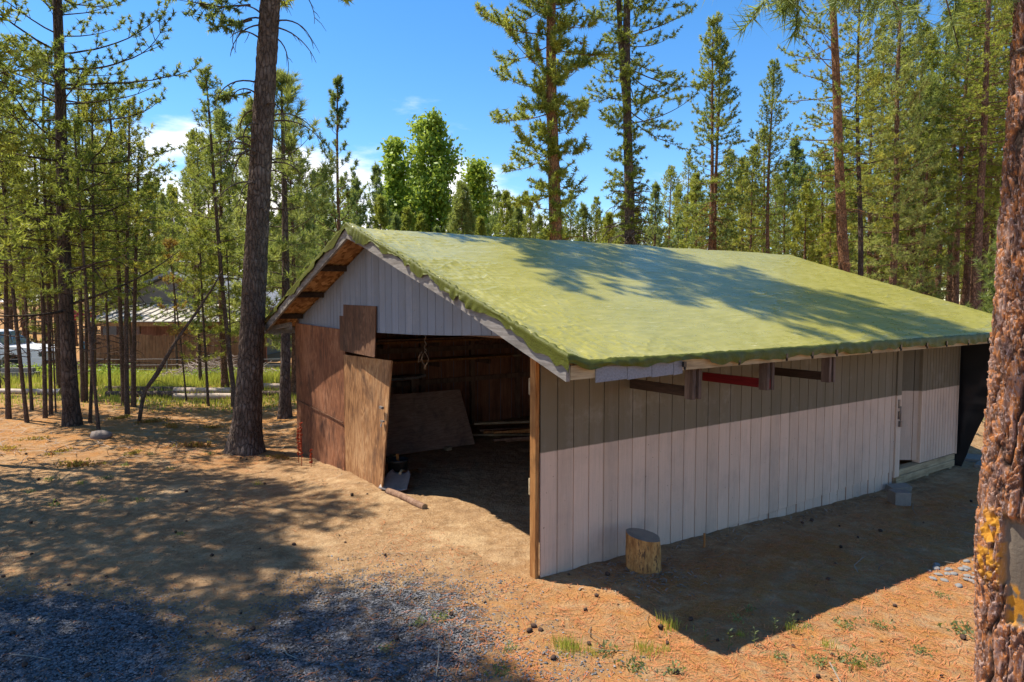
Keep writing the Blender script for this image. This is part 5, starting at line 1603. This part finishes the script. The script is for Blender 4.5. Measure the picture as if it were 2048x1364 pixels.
# left woodland in front of and beside the neighbour house
gl = ('slim green pine crowding the left woodland round the neighbour house', 'pines of the left woodland')
for px, d, h, k in [(-70, 17, 8.0, 'left'), (-10, 19.5, 9, 'left2'), (112, 20.5, 7.6, 'left'), (130, 31, 10.5, 'left'), (185, 21.5, 7.6, 'left2'), (215, 19.5, 6.8, 'left'), (262, 21, 7.8, 'left2'), (305, 45, 11, 'lodge'), (398, 22, 8.2, 'left'), (425, 44, 13.0, 'lodge'), (447, 21, 8.4, 'pond'), (352, 27.6, 7.4, 'left2'), (395, 31, 10.4, 'lodge'), (515, 19.5, 8.2, 'pond'), (500, 31, 10.5, 'lodge'), (585, 19, 7.2, 'pond'), (610, 30, 9, 'lodge'), (640, 30, 8.6, 'young'), (20, 32, 10.5, 'lodge_y'), (235, 33, 11.0, 'lodge'), (-60, 31, 12, 'lodge_y'), (205, 34, 11, 'lodge_y'), (45, 33, 11, 'lodge')]:
    place(k, px, d, h, gl[0], gl[1], rg.uniform(0, 6.28))
gb = ('distant pine in the thick wood behind the neighbour house on the left', 'pines behind the neighbour house')
for i in range(44):
    px = -120 + 780 * (i + rg.uniform(0, .9)) / 44; d = rg.uniform(43, 66)
    place(rg.choice(['lodge', 'lodge_y', 'young', 'lodge', 'pond']), px, d, rg.uniform(9, 13.5), gb[0], gb[1], rg.uniform(0, 6.28))
# blue spruce look-alikes by the truck
place('young', 92, 33, 6.2, 'bushy blue green young pine beyond the nose of the white truck', None, 1.)
# behind the roof in the middle
gm = ('young green pine showing above the shed roof ridge', 'young pines above the roof ridge')
for px, d, py, k in [(640, 25, 330, 'young'), (655, 22, 400, 'pond'), (700, 27, 372, 'lodge'), (725, 25, 345, 'young'), (748, 28, 318, 'young'), (765, 25, 390, 'young_y'), (790, 24, 420, 'young'), (815, 26, 412, 'young_y'), (845, 27, 425, 'young_y'), (870, 30, 440, 'young'), (990, 30, 372, 'young'), (1010, 26, 380, 'young_y'), (1035, 27, 405, 'pond'), (1060, 25, 400, 'lodge'), (1080, 28, 425, 'pond'), (1140, 27, 380, 'lodge'), (1165, 25, 408, 'pond'), (1190, 29, 395, 'lodge'), (1215, 24, 432, 'young_y'), (1240, 30, 405, 'young'), (1275, 30, 428, 'young_y'), (1322, 36, 455, 'young'), (905, 38, 410, 'young'), (965, 26, 430, 'young_y')]:
    place(k, px, d, top_h(py, d), gm[0], gm[1], rg.uniform(0, 6.28))
place('young', 1301, 31, top_h(368, 31), 'neat small fir shaped pine standing alone between the fork trunked pine and the twin pines', None, 2.)
place('young_y', 1388, 34, top_h(360, 34), 'broad cone shaped bushy pine left of the twin pines', None, .5)
gr = ('pine in the crowded woodland behind the right half of the roof', 'pines of the right woodland')
for px, d, py, k in [(1350, 40, 430, 'young'), (1450, 33, 370, 'lodge'), (1480, 38, 330, 'young_y'), (1500, 32, 300, 'lodge'), (1520, 40, 260, 'lodge_y'), (1565, 33, 330, 'lodge'), (1590, 36, 280, 'young'), (1610, 32, 380, 'young_y'), (1635, 34, 300, 'lodge_y'), (1655, 30, 420, 'young_y'), (1672, 36, 240, 'lodge_y'), (1690, 32, 330, 'young'), (1735, 31, 150, 'lodge_y'), (1750, 35, 60, 'tall'), (1790, 36, 110, 'lodge'), (1825, 31, 60, 'lodge_y'), (1806, 38, 200, 'lodge'), (1840, 30, 170, 'pond'), (1850, 38, 90, 'tall'), (1870, 33, 40, 'tall'), (1895, 36, 10, 'tall'), (1912, 31, 0, 'lodge_y'), (1925, 34, -60, 'tall'), (1938, 39, 60, 'tall'), (1968, 33, -80, 'tall'), (1985, 37, 20, 'lodge_y'), (2030, 34, -60, 'tall'), (2060, 32, 30, 'lodge_y'), (2090, 36, 0, 'tall'), (1760, 42, 260, 'lodge'), (1720, 40, 330, 'young')]:
    place(k, px, d, top_h(py, d), gr[0], gr[1], rg.uniform(0, 6.28))
gr2 = ('far trunk and crown deep in the woodland on the right', 'far pines on the right')
for i in range(40):
    px = 1330 + 820 * (i + rg.uniform(0, .9)) / 40; d = rg.uniform(45, 72)
    place(rg.choice(['lodge', 'lodge_y', 'tall', 'lodge_y']), px, d, rg.uniform(10, 15), gr2[0], gr2[1], rg.uniform(0, 6.28))
gs = ('tall pine standing left of the yard whose shade falls on the foreground', 'pines left of the yard')
for x, y, h, k in [(-7.6, 6.9, 15, 'tall'), (-8.8, 5.4, 16, 'tall'), (-7.2, 5.4, 14, 'tall'), (-9.8, 7.8, 15, 'left'), (-10.4, 9.8, 14, 'left'), (-8.8, 8.9, 12, 'left2'), (-9.2, 10.5, 13.5, 'left'), (-6.6, 4.2, 15, 'tall')]:
    place(k, 0, y, h, gs[0], gs[1], rg.uniform(0, 6.28), x=x)

# far-off wood that closes the horizon: one mass
def far_wood():
    nr = np.random.default_rng(6)
    rgf = random.Random(6)
    protos = [gen_pine(500 + i, 11 + 2 * i, .13, 2.5 + i, 1.7, dz=.75, nb=(3, 4), tn=5, nl=.34, nw=.05, gap=.34, twig=.5, prof='col', sides=5, dead=0) for i in range(3)]
    LV, LF, LT, WV, WF = [], [], [], [], []
    nl_ = nw_ = 0
    for i in range(330):
        a = R(rgf.uniform(-44, 44)); d = rgf.uniform(72, 150)
        x, y = math.sin(a) * d, math.cos(a) * d
        (wV, wF), (lV, lF, ti), _ = protos[i % 3]
        s = rgf.uniform(.75, 1.15); r = rgf.uniform(0, 6.28); c, q = math.cos(r) * s, math.sin(r) * s
        Rm = np.array([[c, -q, 0], [q, c, 0], [0, 0, s]])
        LV.append(lV @ Rm.T + [x, y, 0]); LF.append(lF + nl_); LT.append(ti); nl_ += len(lV)
        WV.append(wV @ Rm.T + [x, y, 0]); WF.append(wF + nw_); nw_ += len(wV)
    o = link('far_wood', mesh_np('far_wood', np.concatenate(LV), np.concatenate(LF), M['leaf_pine'], tint=np.concatenate(LT)))
    tag(o, 'far off pine wood closing the horizon all round', None, None, 'stuff')
    o2 = link('far_wood_trunks', mesh_np('far_wood_trunks', np.concatenate(WV), np.concatenate(WF), M['bark_far']))
    tag(o2, 'trunks of the far off pine wood along the horizon', None, None, 'stuff')
far_wood()

# ---------------------------------------------------------------- ground cover
def gp(px, py, z=0.):
    x, y, w = (px - 1024) / 1362., 1., -(py - 682) / 1362.
    c, s = math.cos(R(3.53)), math.sin(R(3.53))
    d = Vector((x, y * c + w * s, -y * s + w * c))
    t = (z - EYE) / d.z
    return d.x * t, d.y * t
nr = np.random.default_rng(12)

def inside_shed(x, y):
    u, v = uv_of(x, y)
    return (u > -.15) & (u < 9.1) & (v > -.06) & (v < 7.5)

def stones(name, x, y, s, mat, label, flat=.55, cv=(0, 1)):
    """low angular stones as one mass"""
    n = len(x)
    oct_ = np.array([[1, 0, 0], [.3, .95, .1], [-.8, .6, 0], [-.9, -.5, .1], [.2, -1, 0], [0, 0, 1], [.1, .1, -.6]], float)
    fc = np.array([[0, 1, 5], [1, 2, 5], [2, 3, 5], [3, 4, 5], [4, 0, 5]])
    V = oct_[None] * nr.uniform(.6, 1.25, (n, 7, 1)) * s[:, None, None]
    V = V * np.stack([np.ones(n), nr.uniform(.6, 1, n), nr.uniform(.35, .75, n) * flat / .55], 1)[:, None]
    a = nr.uniform(0, 2 * np.pi, n); c, q = np.cos(a)[:, None], np.sin(a)[:, None]
    V = np.stack([V[..., 0] * c - V[..., 1] * q, V[..., 0] * q + V[..., 1] * c, V[..., 2]], -1)
    t1 = nr.normal(0, .25, (n, 1))
    V[..., 2] += V[..., 0] * t1
    V += np.stack([x, y, gz(x, y) + s * .12 + .006], 1)[:, None]
    F = (fc[None] + (np.arange(n) * 7)[:, None, None]).reshape(-1, 3)
    ti = np.repeat(nr.beta(1.6, 2.4, n), 7)
    return tag(link(name, mesh_np(name, V.reshape(-1, 3), F, mat, tint=ti)), label, None, None, 'stuff')

def scatter(n, x0, x1, y0, y1, fn):
    x = nr.uniform(x0, x1, n); y = y0 + (y1 - y0) * nr.uniform(0, 1, n) ** 1.2
    k = nr.uniform(0, 1, n) < fn(x, y)
    k &= ~inside_shed(x, y)
    return x[k], y[k]
gw = lambda x, y: np.clip(gravel_mask(x, y) * (.35 + 1.1 * (vnoise(x * 2.2, y * 2.2) * .5 + .5)), 0, 1)
x, y = scatter(110000, -6, 2.2, 4.2, 8, gw)
stones('gravel', x, y, nr.uniform(.004, .014, len(x)) * nr.uniform(.7, 1.25, len(x)), M['gravel'], 'loose blue grey gravel spread over the dirt in the left foreground')
x, y = scatter(16000, -8, 7, 4.2, 14, lambda x, y: .12 + .5 * sstep(.0, .5, vnoise(x * 1.3, y * 1.3)))
stones('soil_crumbs', x, y, nr.uniform(.004, .016, len(x)), M['clod'], 'crumbs of soil and grit scattered on the bare dirt')

def strips(name, x, y, ln, wd, mat, label, lift=.006, tilt=.12, kink=True):
    n = len(x)
    a = nr.uniform(0, 2 * np.pi, n); c, q = np.cos(a), np.sin(a)
    t = nr.normal(0, tilt, n)
    z = gz(x, y) + lift + np.abs(t) * ln * .3
    dx, dy = c * ln / 2, q * ln / 2; px_, py_ = -q * wd, c * wd
    bend = nr.normal(0, .12, n) * ln
    V = np.stack([np.stack([x - dx - px_, y - dy - py_, z - t * ln / 2], 1), np.stack([x - dx + px_, y - dy + py_, z - t * ln / 2], 1),
                  np.stack([x + px_ - q * bend, y + py_ + c * bend, z + .004], 1), np.stack([x - px_ - q * bend, y - py_ + c * bend, z + .004], 1),
                  np.stack([x + dx + px_, y + dy + py_, z + t * ln / 2], 1), np.stack([x + dx - px_, y + dy - py_, z + t * ln / 2], 1)], 1)
    F = (np.array([[0, 1, 2, 3], [3, 2, 4, 5]])[None] + (np.arange(n) * 6)[:, None, None]).reshape(-1, 4)
    return tag(link(name, mesh_np(name, V.reshape(-1, 3), F, mat, tint=np.repeat(nr.beta(2, 2, n), 6))), label, None, None, 'stuff')
lw = lambda x, y: np.clip(litter_mask(x, y) * (.25 + 1.1 * (vnoise(x * 1.6 + 7, y * 1.6) * .5 + .5)), .08 + .22 * sstep(.1, .6, vnoise(x * .9, y * .9 + 5)), 1)
x, y = scatter(60000, -7, 6.5, 4.2, 14, lw)
strips('needle_litter', x, y, nr.uniform(.05, .12, len(x)), nr.uniform(.0012, .0026, len(x)), M['litter'], 'fallen orange brown pine needles carpeting the ground')
x, y = scatter(1500, -16, 6.5, 4.4, 20, lambda x, y: .18 + .55 * sstep(10, 13, y) * sstep(-2, -5, x))
strips('twig_litter', x, y, nr.uniform(.08, .38, len(x)), nr.uniform(.002, .006, len(x)), M['twig'], 'small dry twigs strewn over the ground', .012, .2)
x = nr.uniform(-16, -5, 1500); y = nr.uniform(11, 18.5, 1500)
k = nr.uniform(0, 1, 1500) < sstep(.05, .5, vnoise(x * .6, y * .9)); x, y = x[k], y[k]
strips('slash_litter', x, y, nr.uniform(.12, .5, len(x)), nr.uniform(.003, .008, len(x)), M['twig'], 'dry grey slash twigs lying under the left pines', .03, .14)

# bark chips round the stump and along the foot of the wall
n = 260
x = np.concatenate([nr.normal(1.36, .28, n), nr.uniform(.4, 4.6, n)]); y = np.concatenate([nr.normal(6.50, .22, n), np.zeros(n)])
for k in range(n, 2 * n):
    u_ = nr.uniform(.1, 6.6); p = W(u_, -abs(nr.normal(.10, .16)) - .03); x[k], y[k] = p.x, p.y
k = ~inside_shed(x, y); x, y = x[k], y[k]
strips('bark_chips', x, y, nr.uniform(.015, .06, len(x)), nr.uniform(.003, .010, len(x)), M['twig'], 'bark chips and straw scattered along the foot of the shed wall', .008, .2)

# grass along the strip beyond the logs
def blades(name, x, y, h, w, mat, label, kind='stuff', lean=.35):
    n = len(x)
    a = nr.uniform(0, 2 * np.pi, n); b = nr.uniform(0, 2 * np.pi, n)
    z = gz(x, y) - .01
    lx, ly = np.cos(b) * h * lean * nr.uniform(.2, 1, n), np.sin(b) * h * lean * nr.uniform(.2, 1, n)
    cx, cy = np.cos(a) * w, np.sin(a) * w
    V = np.stack([np.stack([x - cx, y - cy, z], 1), np.stack([x + cx, y + cy, z], 1), np.stack([x + lx, y + ly, z + h], 1)], 1)
    return mesh_np(name, V.reshape(-1, 3), np.arange(3 * n).reshape(-1, 3), mat, tint=np.repeat(nr.beta(2, 2, n), 3))
x = nr.uniform(-24, 0, 110000); y = nr.uniform(16.5, 28, 110000)
k = nr.uniform(0, 1, 110000) < grass_mask(x, y) * (.25 + 1.3 * sstep(-.3, .5, fbm(x * .6, y * .9, o=3))); x, y = x[k], y[k]
gme = blades('grass_strip', x, y, nr.uniform(.10, .36, len(x)) * (.5 + .5 * sstep(19, 21.5, y)), nr.uniform(.010, .022, len(x)), M['grass'], '')
tag(link('grass_strip', gme), 'strip of sunny wild grass between the logs and the wire fence', None, None, 'stuff')

# brush pile
bp_ = []
rg = random.Random(21)
for i in range(520):
    cx = rg.gauss(0, 1.25); cy = rg.gauss(0, .55); hz = max(0, .85 * math.exp(-(cx / 1.6) ** 2 - (cy / .8) ** 2))
    z = rg.uniform(0, hz + .08); a = rg.uniform(0, 6.28); e = rg.gauss(0, .28); L_ = rg.uniform(.25, .95)
    d = (math.cos(a) * math.cos(e) * L_ / 2, math.sin(a) * math.cos(e) * L_ / 2, math.sin(e) * L_ / 2)
    r = rg.uniform(.006, .018)
    bp_.append(((cx - d[0], cy - d[1], max(.0, z - d[2])), (cx + d[0], cy + d[1], max(.02, z + d[2])), r, r * .6))
sV, sF = seg_mesh(bp_, 4)
x, y = at(445, 25.3), 25.3
bo = thing('brush_pile', (x, y, gh(x, y)), 'tangled grey pile of cut branches in front of the brown board fence', 'brush pile')
link('branches', mesh_np('branches', sV, sF, M['twig'], tint=np.repeat(nr.beta(2.2, 1.8, len(bp_)), 8)), bo)
# low shrub sprays round the brush pile and the grass strip
def leafy(name, n, rx, ry, rz, leaf, mat, seed):
    q = np.random.default_rng(seed)
    P = q.normal(size=(n, 3)) * [rx * .5, ry * .5, 0] + np.stack([0 * q.uniform(size=n), 0 * q.uniform(size=n), q.uniform(.02, 1, n) * rz], 1)
    a = q.normal(size=(n, 3)) + [0, 0, .6]; a /= np.linalg.norm(a, axis=1, keepdims=True)
    b = np.cross(a, q.normal(size=(n, 3))); b /= np.linalg.norm(b, axis=1, keepdims=True)
    s = (leaf * q.uniform(.5, 1.2, n))[:, None]
    V = np.stack([P - a * s, P + b * s * .4, P + a * s, P - b * s * .4], 1).reshape(-1, 3)
    return mesh_np(name, V, np.arange(4 * n).reshape(-1, 4), mat, tint=np.repeat(q.beta(2, 2, n), 4))
sh_me = leafy('low_shrub', 420, .9, .7, .65, .06, M['leaf_broad'], 3)
for i, (px, d, s) in enumerate(((20, 24.6, 1.), (60, 24, .9), (100, 24.6, 1.1), (200, 24.3, 1.1), (228, 25, .9), (300, 24.5, .7), (395, 24.2, .8), (455, 24.3, .8), (560, 25, .7))):
    x = at(px, d)
    o = link('low_shrub', sh_me, None, (x, d, gh(x, d)), i * 1.7); o.scale = (s, s, s * .8)
    tag(o, 'low leafy green shrub in the grass along the wire fence', 'shrub', 'shrubs along the wire fence')

# pine cones
V_, F_ = [], []
for i in range(7):
    t = i / 6; r_ = .028 * math.sin(math.pi * (.12 + .82 * t)) ** .7
    for k in range(9):
        a = 2 * math.pi * (k + .5 * (i % 2)) / 9
        rr = r_ * (1.18 if k % 2 == i % 2 else .86)
        V_.append((rr * math.cos(a), rr * math.sin(a), .075 * t - .037))
for i in range(6):
    for k in range(9):
        F_.append((i * 9 + k, i * 9 + (k + 1) % 9, (i + 1) * 9 + (k + 1) % 9, (i + 1) * 9 + k))
pc = mesh_np('pine_cone', V_, F_, M['cone'])
rg = random.Random(31)
spots = [(651, 275), (485, 282), (472, 236), (693, 367), (1022, 345)]
cnt = 0
while cnt < 80:
    px, py = rg.uniform(-20, 1960), 860 + 500 * rg.random() ** .9
    x, y = gp(px, py)
    if inside_shed(np.array([x]), np.array([y]))[0]: continue
    o = link('pine_cone', pc, None, (x, y, gh(x, y) + .026))
    o.rotation_euler = (R(90) + rg.uniform(-.3, .3), rg.uniform(-.4, .4), rg.uniform(0, 6.28)); s = rg.uniform(.30, .72); o.scale = (s, s, s); o.location.z = gh(x, y) + .024 * s
    tag(o, 'small dark pine cone lying on the dirt of the yard', 'pine cone', 'pine cones on the yard'); cnt += 1

# pale cobbles near the right trunk
for i in range(26):
    px, py = rg.uniform(1850, 1965), rg.gauss(1132, 17)
    x, y = gp(px, py)
    if i == 0:
        o = rock(x, y, .045, '', 'cobble', 'cobble', seed=1, flat=.5); cob = o
    else:
        o = cob.copy(); COL.objects.link(o); o.location = (x, y, gh(x, y) + .006); o.rotation_euler = (0, 0, rg.uniform(0, 6.28))
    s = rg.uniform(.45, 1.0); o.scale = (s * rg.uniform(.8, 1.3), s, s)
    tag(o, 'pale rounded cobble in the patch left of the near trunk', 'cobble', 'cobbles left of the near trunk')

# green weeds and grass tufts of the yard
def tuft_mesh(name, n, rad_, h, w, mat, seed, lean=.5):
    q = np.random.default_rng(seed)
    x = q.normal(0, rad_, n); y = q.normal(0, rad_, n); a = q.uniform(0, 6.28, n); b = q.uniform(0, 6.28, n); hh = h * q.uniform(.4, 1.1, n)
    lx, ly = np.cos(b) * hh * lean * q.uniform(.2, 1, n), np.sin(b) * hh * lean * q.uniform(.2, 1, n)
    cx, cy = np.cos(a) * w, np.sin(a) * w
    z = np.full(n, -.01)
    m0 = np.stack([x + lx * .35, y + ly * .35, hh * .6], 1)
    V = np.stack([np.stack([x - cx, y - cy, z], 1), np.stack([x + cx, y + cy, z], 1), m0 + np.stack([cx * .7, cy * .7, 0 * z], 1), m0 - np.stack([cx * .7, cy * .7, 0 * z], 1), np.stack([x + lx, y + ly, hh], 1)], 1).reshape(-1, 3)
    F = np.concatenate([(np.array([[0, 1, 2], [0, 2, 3], [3, 2, 4]])[None] + (np.arange(n) * 5)[:, None, None]).reshape(-1, 3)])
    return mesh_np(name, V, F, mat, tint=np.repeat(q.beta(2, 2, n), 5))
t_g = tuft_mesh('grass_tuft', 60, .06, .10, .003, M['grass'], 1)
t_w = leafy('weed', 60, .11, .11, .06, .022, M['weed'], 2)
glab = ('small tuft of green grass on the yard dirt', 'grass tufts on the yard'); wlab = ('low pale green weed on the yard dirt', 'weeds on the yard')
def put(me_, px, py, s, lab, nm, cat):
    x, y = gp(px, py)
    o = link(nm, me_, None, (x, y, gh(x, y)), rg.uniform(0, 6.28)); o.scale = (s, s, s)
    return tag(o, lab[0], cat, lab[1])
for px, py, s in ((1125, 1296, 1.), (1140, 1300, 1.1), (1152, 1302, .9), (1130, 1290, .8), (1336, 1254, 1.2), (1282, 1300, .9), (1296, 1306, .9), (1656, 1290, .8), (1585, 1255, .8), (1330, 1300, .6), (515, 968, .7), (160, 965, .7), (1186, 1310, .6), (1480, 1270, .5), (1720, 1330, .6)):
    put(t_g, px, py, s, glab, 'grass_tuft', 'grass tuft')
for px, py, s in ((1215, 1306, 1.), (1270, 1340, 1.1), (1475, 1240, .7), (1350, 1345, .9), (1690, 1250, 1.), (1760, 1250, .9), (1920, 1255, 1.2), (1640, 1328, 1.), (1700, 1326, 1.1), (1745, 1322, .9), (1560, 1316, .8), (110, 1010, .9), (215, 955, .8), (205, 1003, .8), (250, 930, .8), (340, 935, .8), (100, 960, 1.), (60, 985, .8), (280, 1002, .8), (360, 1070, .6), (840, 1248, .7), (880, 1240, .9), (770, 1300, .6), (1000, 1350, .9), (1020, 1300, .7), (1880, 1180, .7), (1500, 1220, .6), (1615, 1250, .6), (1840, 1300, .8), (300, 905, .8), (420, 900, .8)):
    put(t_w, px, py, s, wlab, 'weed', 'weed')
# rusty dead boughs lying under the left pines
db = leafy('dead_bough', 260, .34, .16, .07, .035, M['leaf_dead'], 9)
for k, (px, py, s) in enumerate(((160, 931, 1.), (302, 838, 1.), (345, 846, .9), (385, 884, 1.), (240, 832, .8), (205, 872, .8), (425, 846, .8), (118, 905, .7), (560, 905, .7), (70, 880, .7), (265, 905, .6), (20, 900, .8))):
    x, y = gp(px, py)
    o = link('dead_bough', db, None, (x, y, gh(x, y)), k * 1.1); o.scale = (s, s, s)
    tag(o, 'small rust brown dead bough lying on the dirt among the left pines', 'dead bough', 'dead boughs under the left pines')
# little upright sprigs near the shadow edge
t_s = MB()
t_s.tube([(0, 0, 0), (.004, 0, .08), (0, .004, .15)], [.003, .0025, .002], 5)
for k in range(9):
    a = k * 2.4; z = .03 + .013 * k
    t_s.poly([(0, 0, z), (.02 * math.cos(a + .3), .02 * math.sin(a + .3), z + .012), (.035 * math.cos(a), .035 * math.sin(a), z + .02), (.02 * math.cos(a - .3), .02 * math.sin(a - .3), z + .006)])
so = t_s.build('plant_sprig', M['weed'])
for i, (px, py, s) in enumerate(((1457, 1300, 1.1), (1509, 1292, 1.), (1583, 1262, 1.15), (1549, 1262, .9), (1410, 1285, .8))):
    x, y = gp(px, py)
    o = so if i == 0 else so.copy()
    if i: COL.objects.link(o)
    o.location = (x, y, gh(x, y)); o.scale = (s, s, s); o.rotation_euler = (0, 0, i * 1.3)
    tag(o, 'thin upright green sprig growing at the tip of the shed shadow', 'sprig', 'sprigs at the shadow tip')
# red dried dock stalks by the plywood panel
for i, (px, py, h) in enumerate(((603, 925, .72), (597, 918, .60), (622, 935, .30))):
    x, y = gp(px, py)
    q = MB(); rg2 = random.Random(60 + i)
    q.tube([(0, 0, -.02), (.01, 0, h * .5), (.0, .01, h)], [.006, .005, .003], 5)
    for k in range(int(60 * h)):
        z = h * (.2 + .8 * rg2.random()); a = rg2.uniform(0, 6.28); r_ = rg2.uniform(.008, .022)
        p = Vector((r_ * math.cos(a), r_ * math.sin(a), z)); s = .009
        q.box((p.x - s, p.y - s, p.z - s), (p.x + s, p.y + s, p.z + s), 0, Matrix.Rotation(rg2.uniform(0, 3), 3, (1, .4, .2)))
    tag(q.build('dry_dock_stalk', m_plain('rust_red_seed', (.30, .045, .018), .9, .1), None, (x, y, gh(x, y))), ('tallest rust red dried weed stalk at the left corner of the shed', 'thinner rust red dried weed stalk left of the tallest one', 'short dry weed stalk at the foot of the plywood sheet')[i], 'dry weed')
# nest box at the upper left edge, hung on a pine stem just outside the picture
x, d = at(2, 11.), 11.
nb_ = thing('nest_box', (x, d, EYE + (598 - 205) / 1362 * d), 'small grey roofed box high among the branches at the upper left photo edge', 'nest box')
q = MB(); q.box((-.40, -.08, -.02), (.03, .10, .30)); q.box((-.80, .0, .05), (-.40, .06, .20)); q.build('box', M['lumber_grey'], nb_)
q = MB(); q.hexa([(-.27, -.16, .42), (.14, -.16, .26), (.14, .16, .26), (-.27, .16, .42), (-.27, -.16, .445), (.14, -.16, .285), (.14, .16, .285), (-.27, .16, .445)]); q.build('roof', M['beam_dark'], nb_)
place('left2', 0, 11.12, 11.0, 'pine stem just beyond the left photo edge carrying the small roofed box', None, 2.2, x=x - .75)
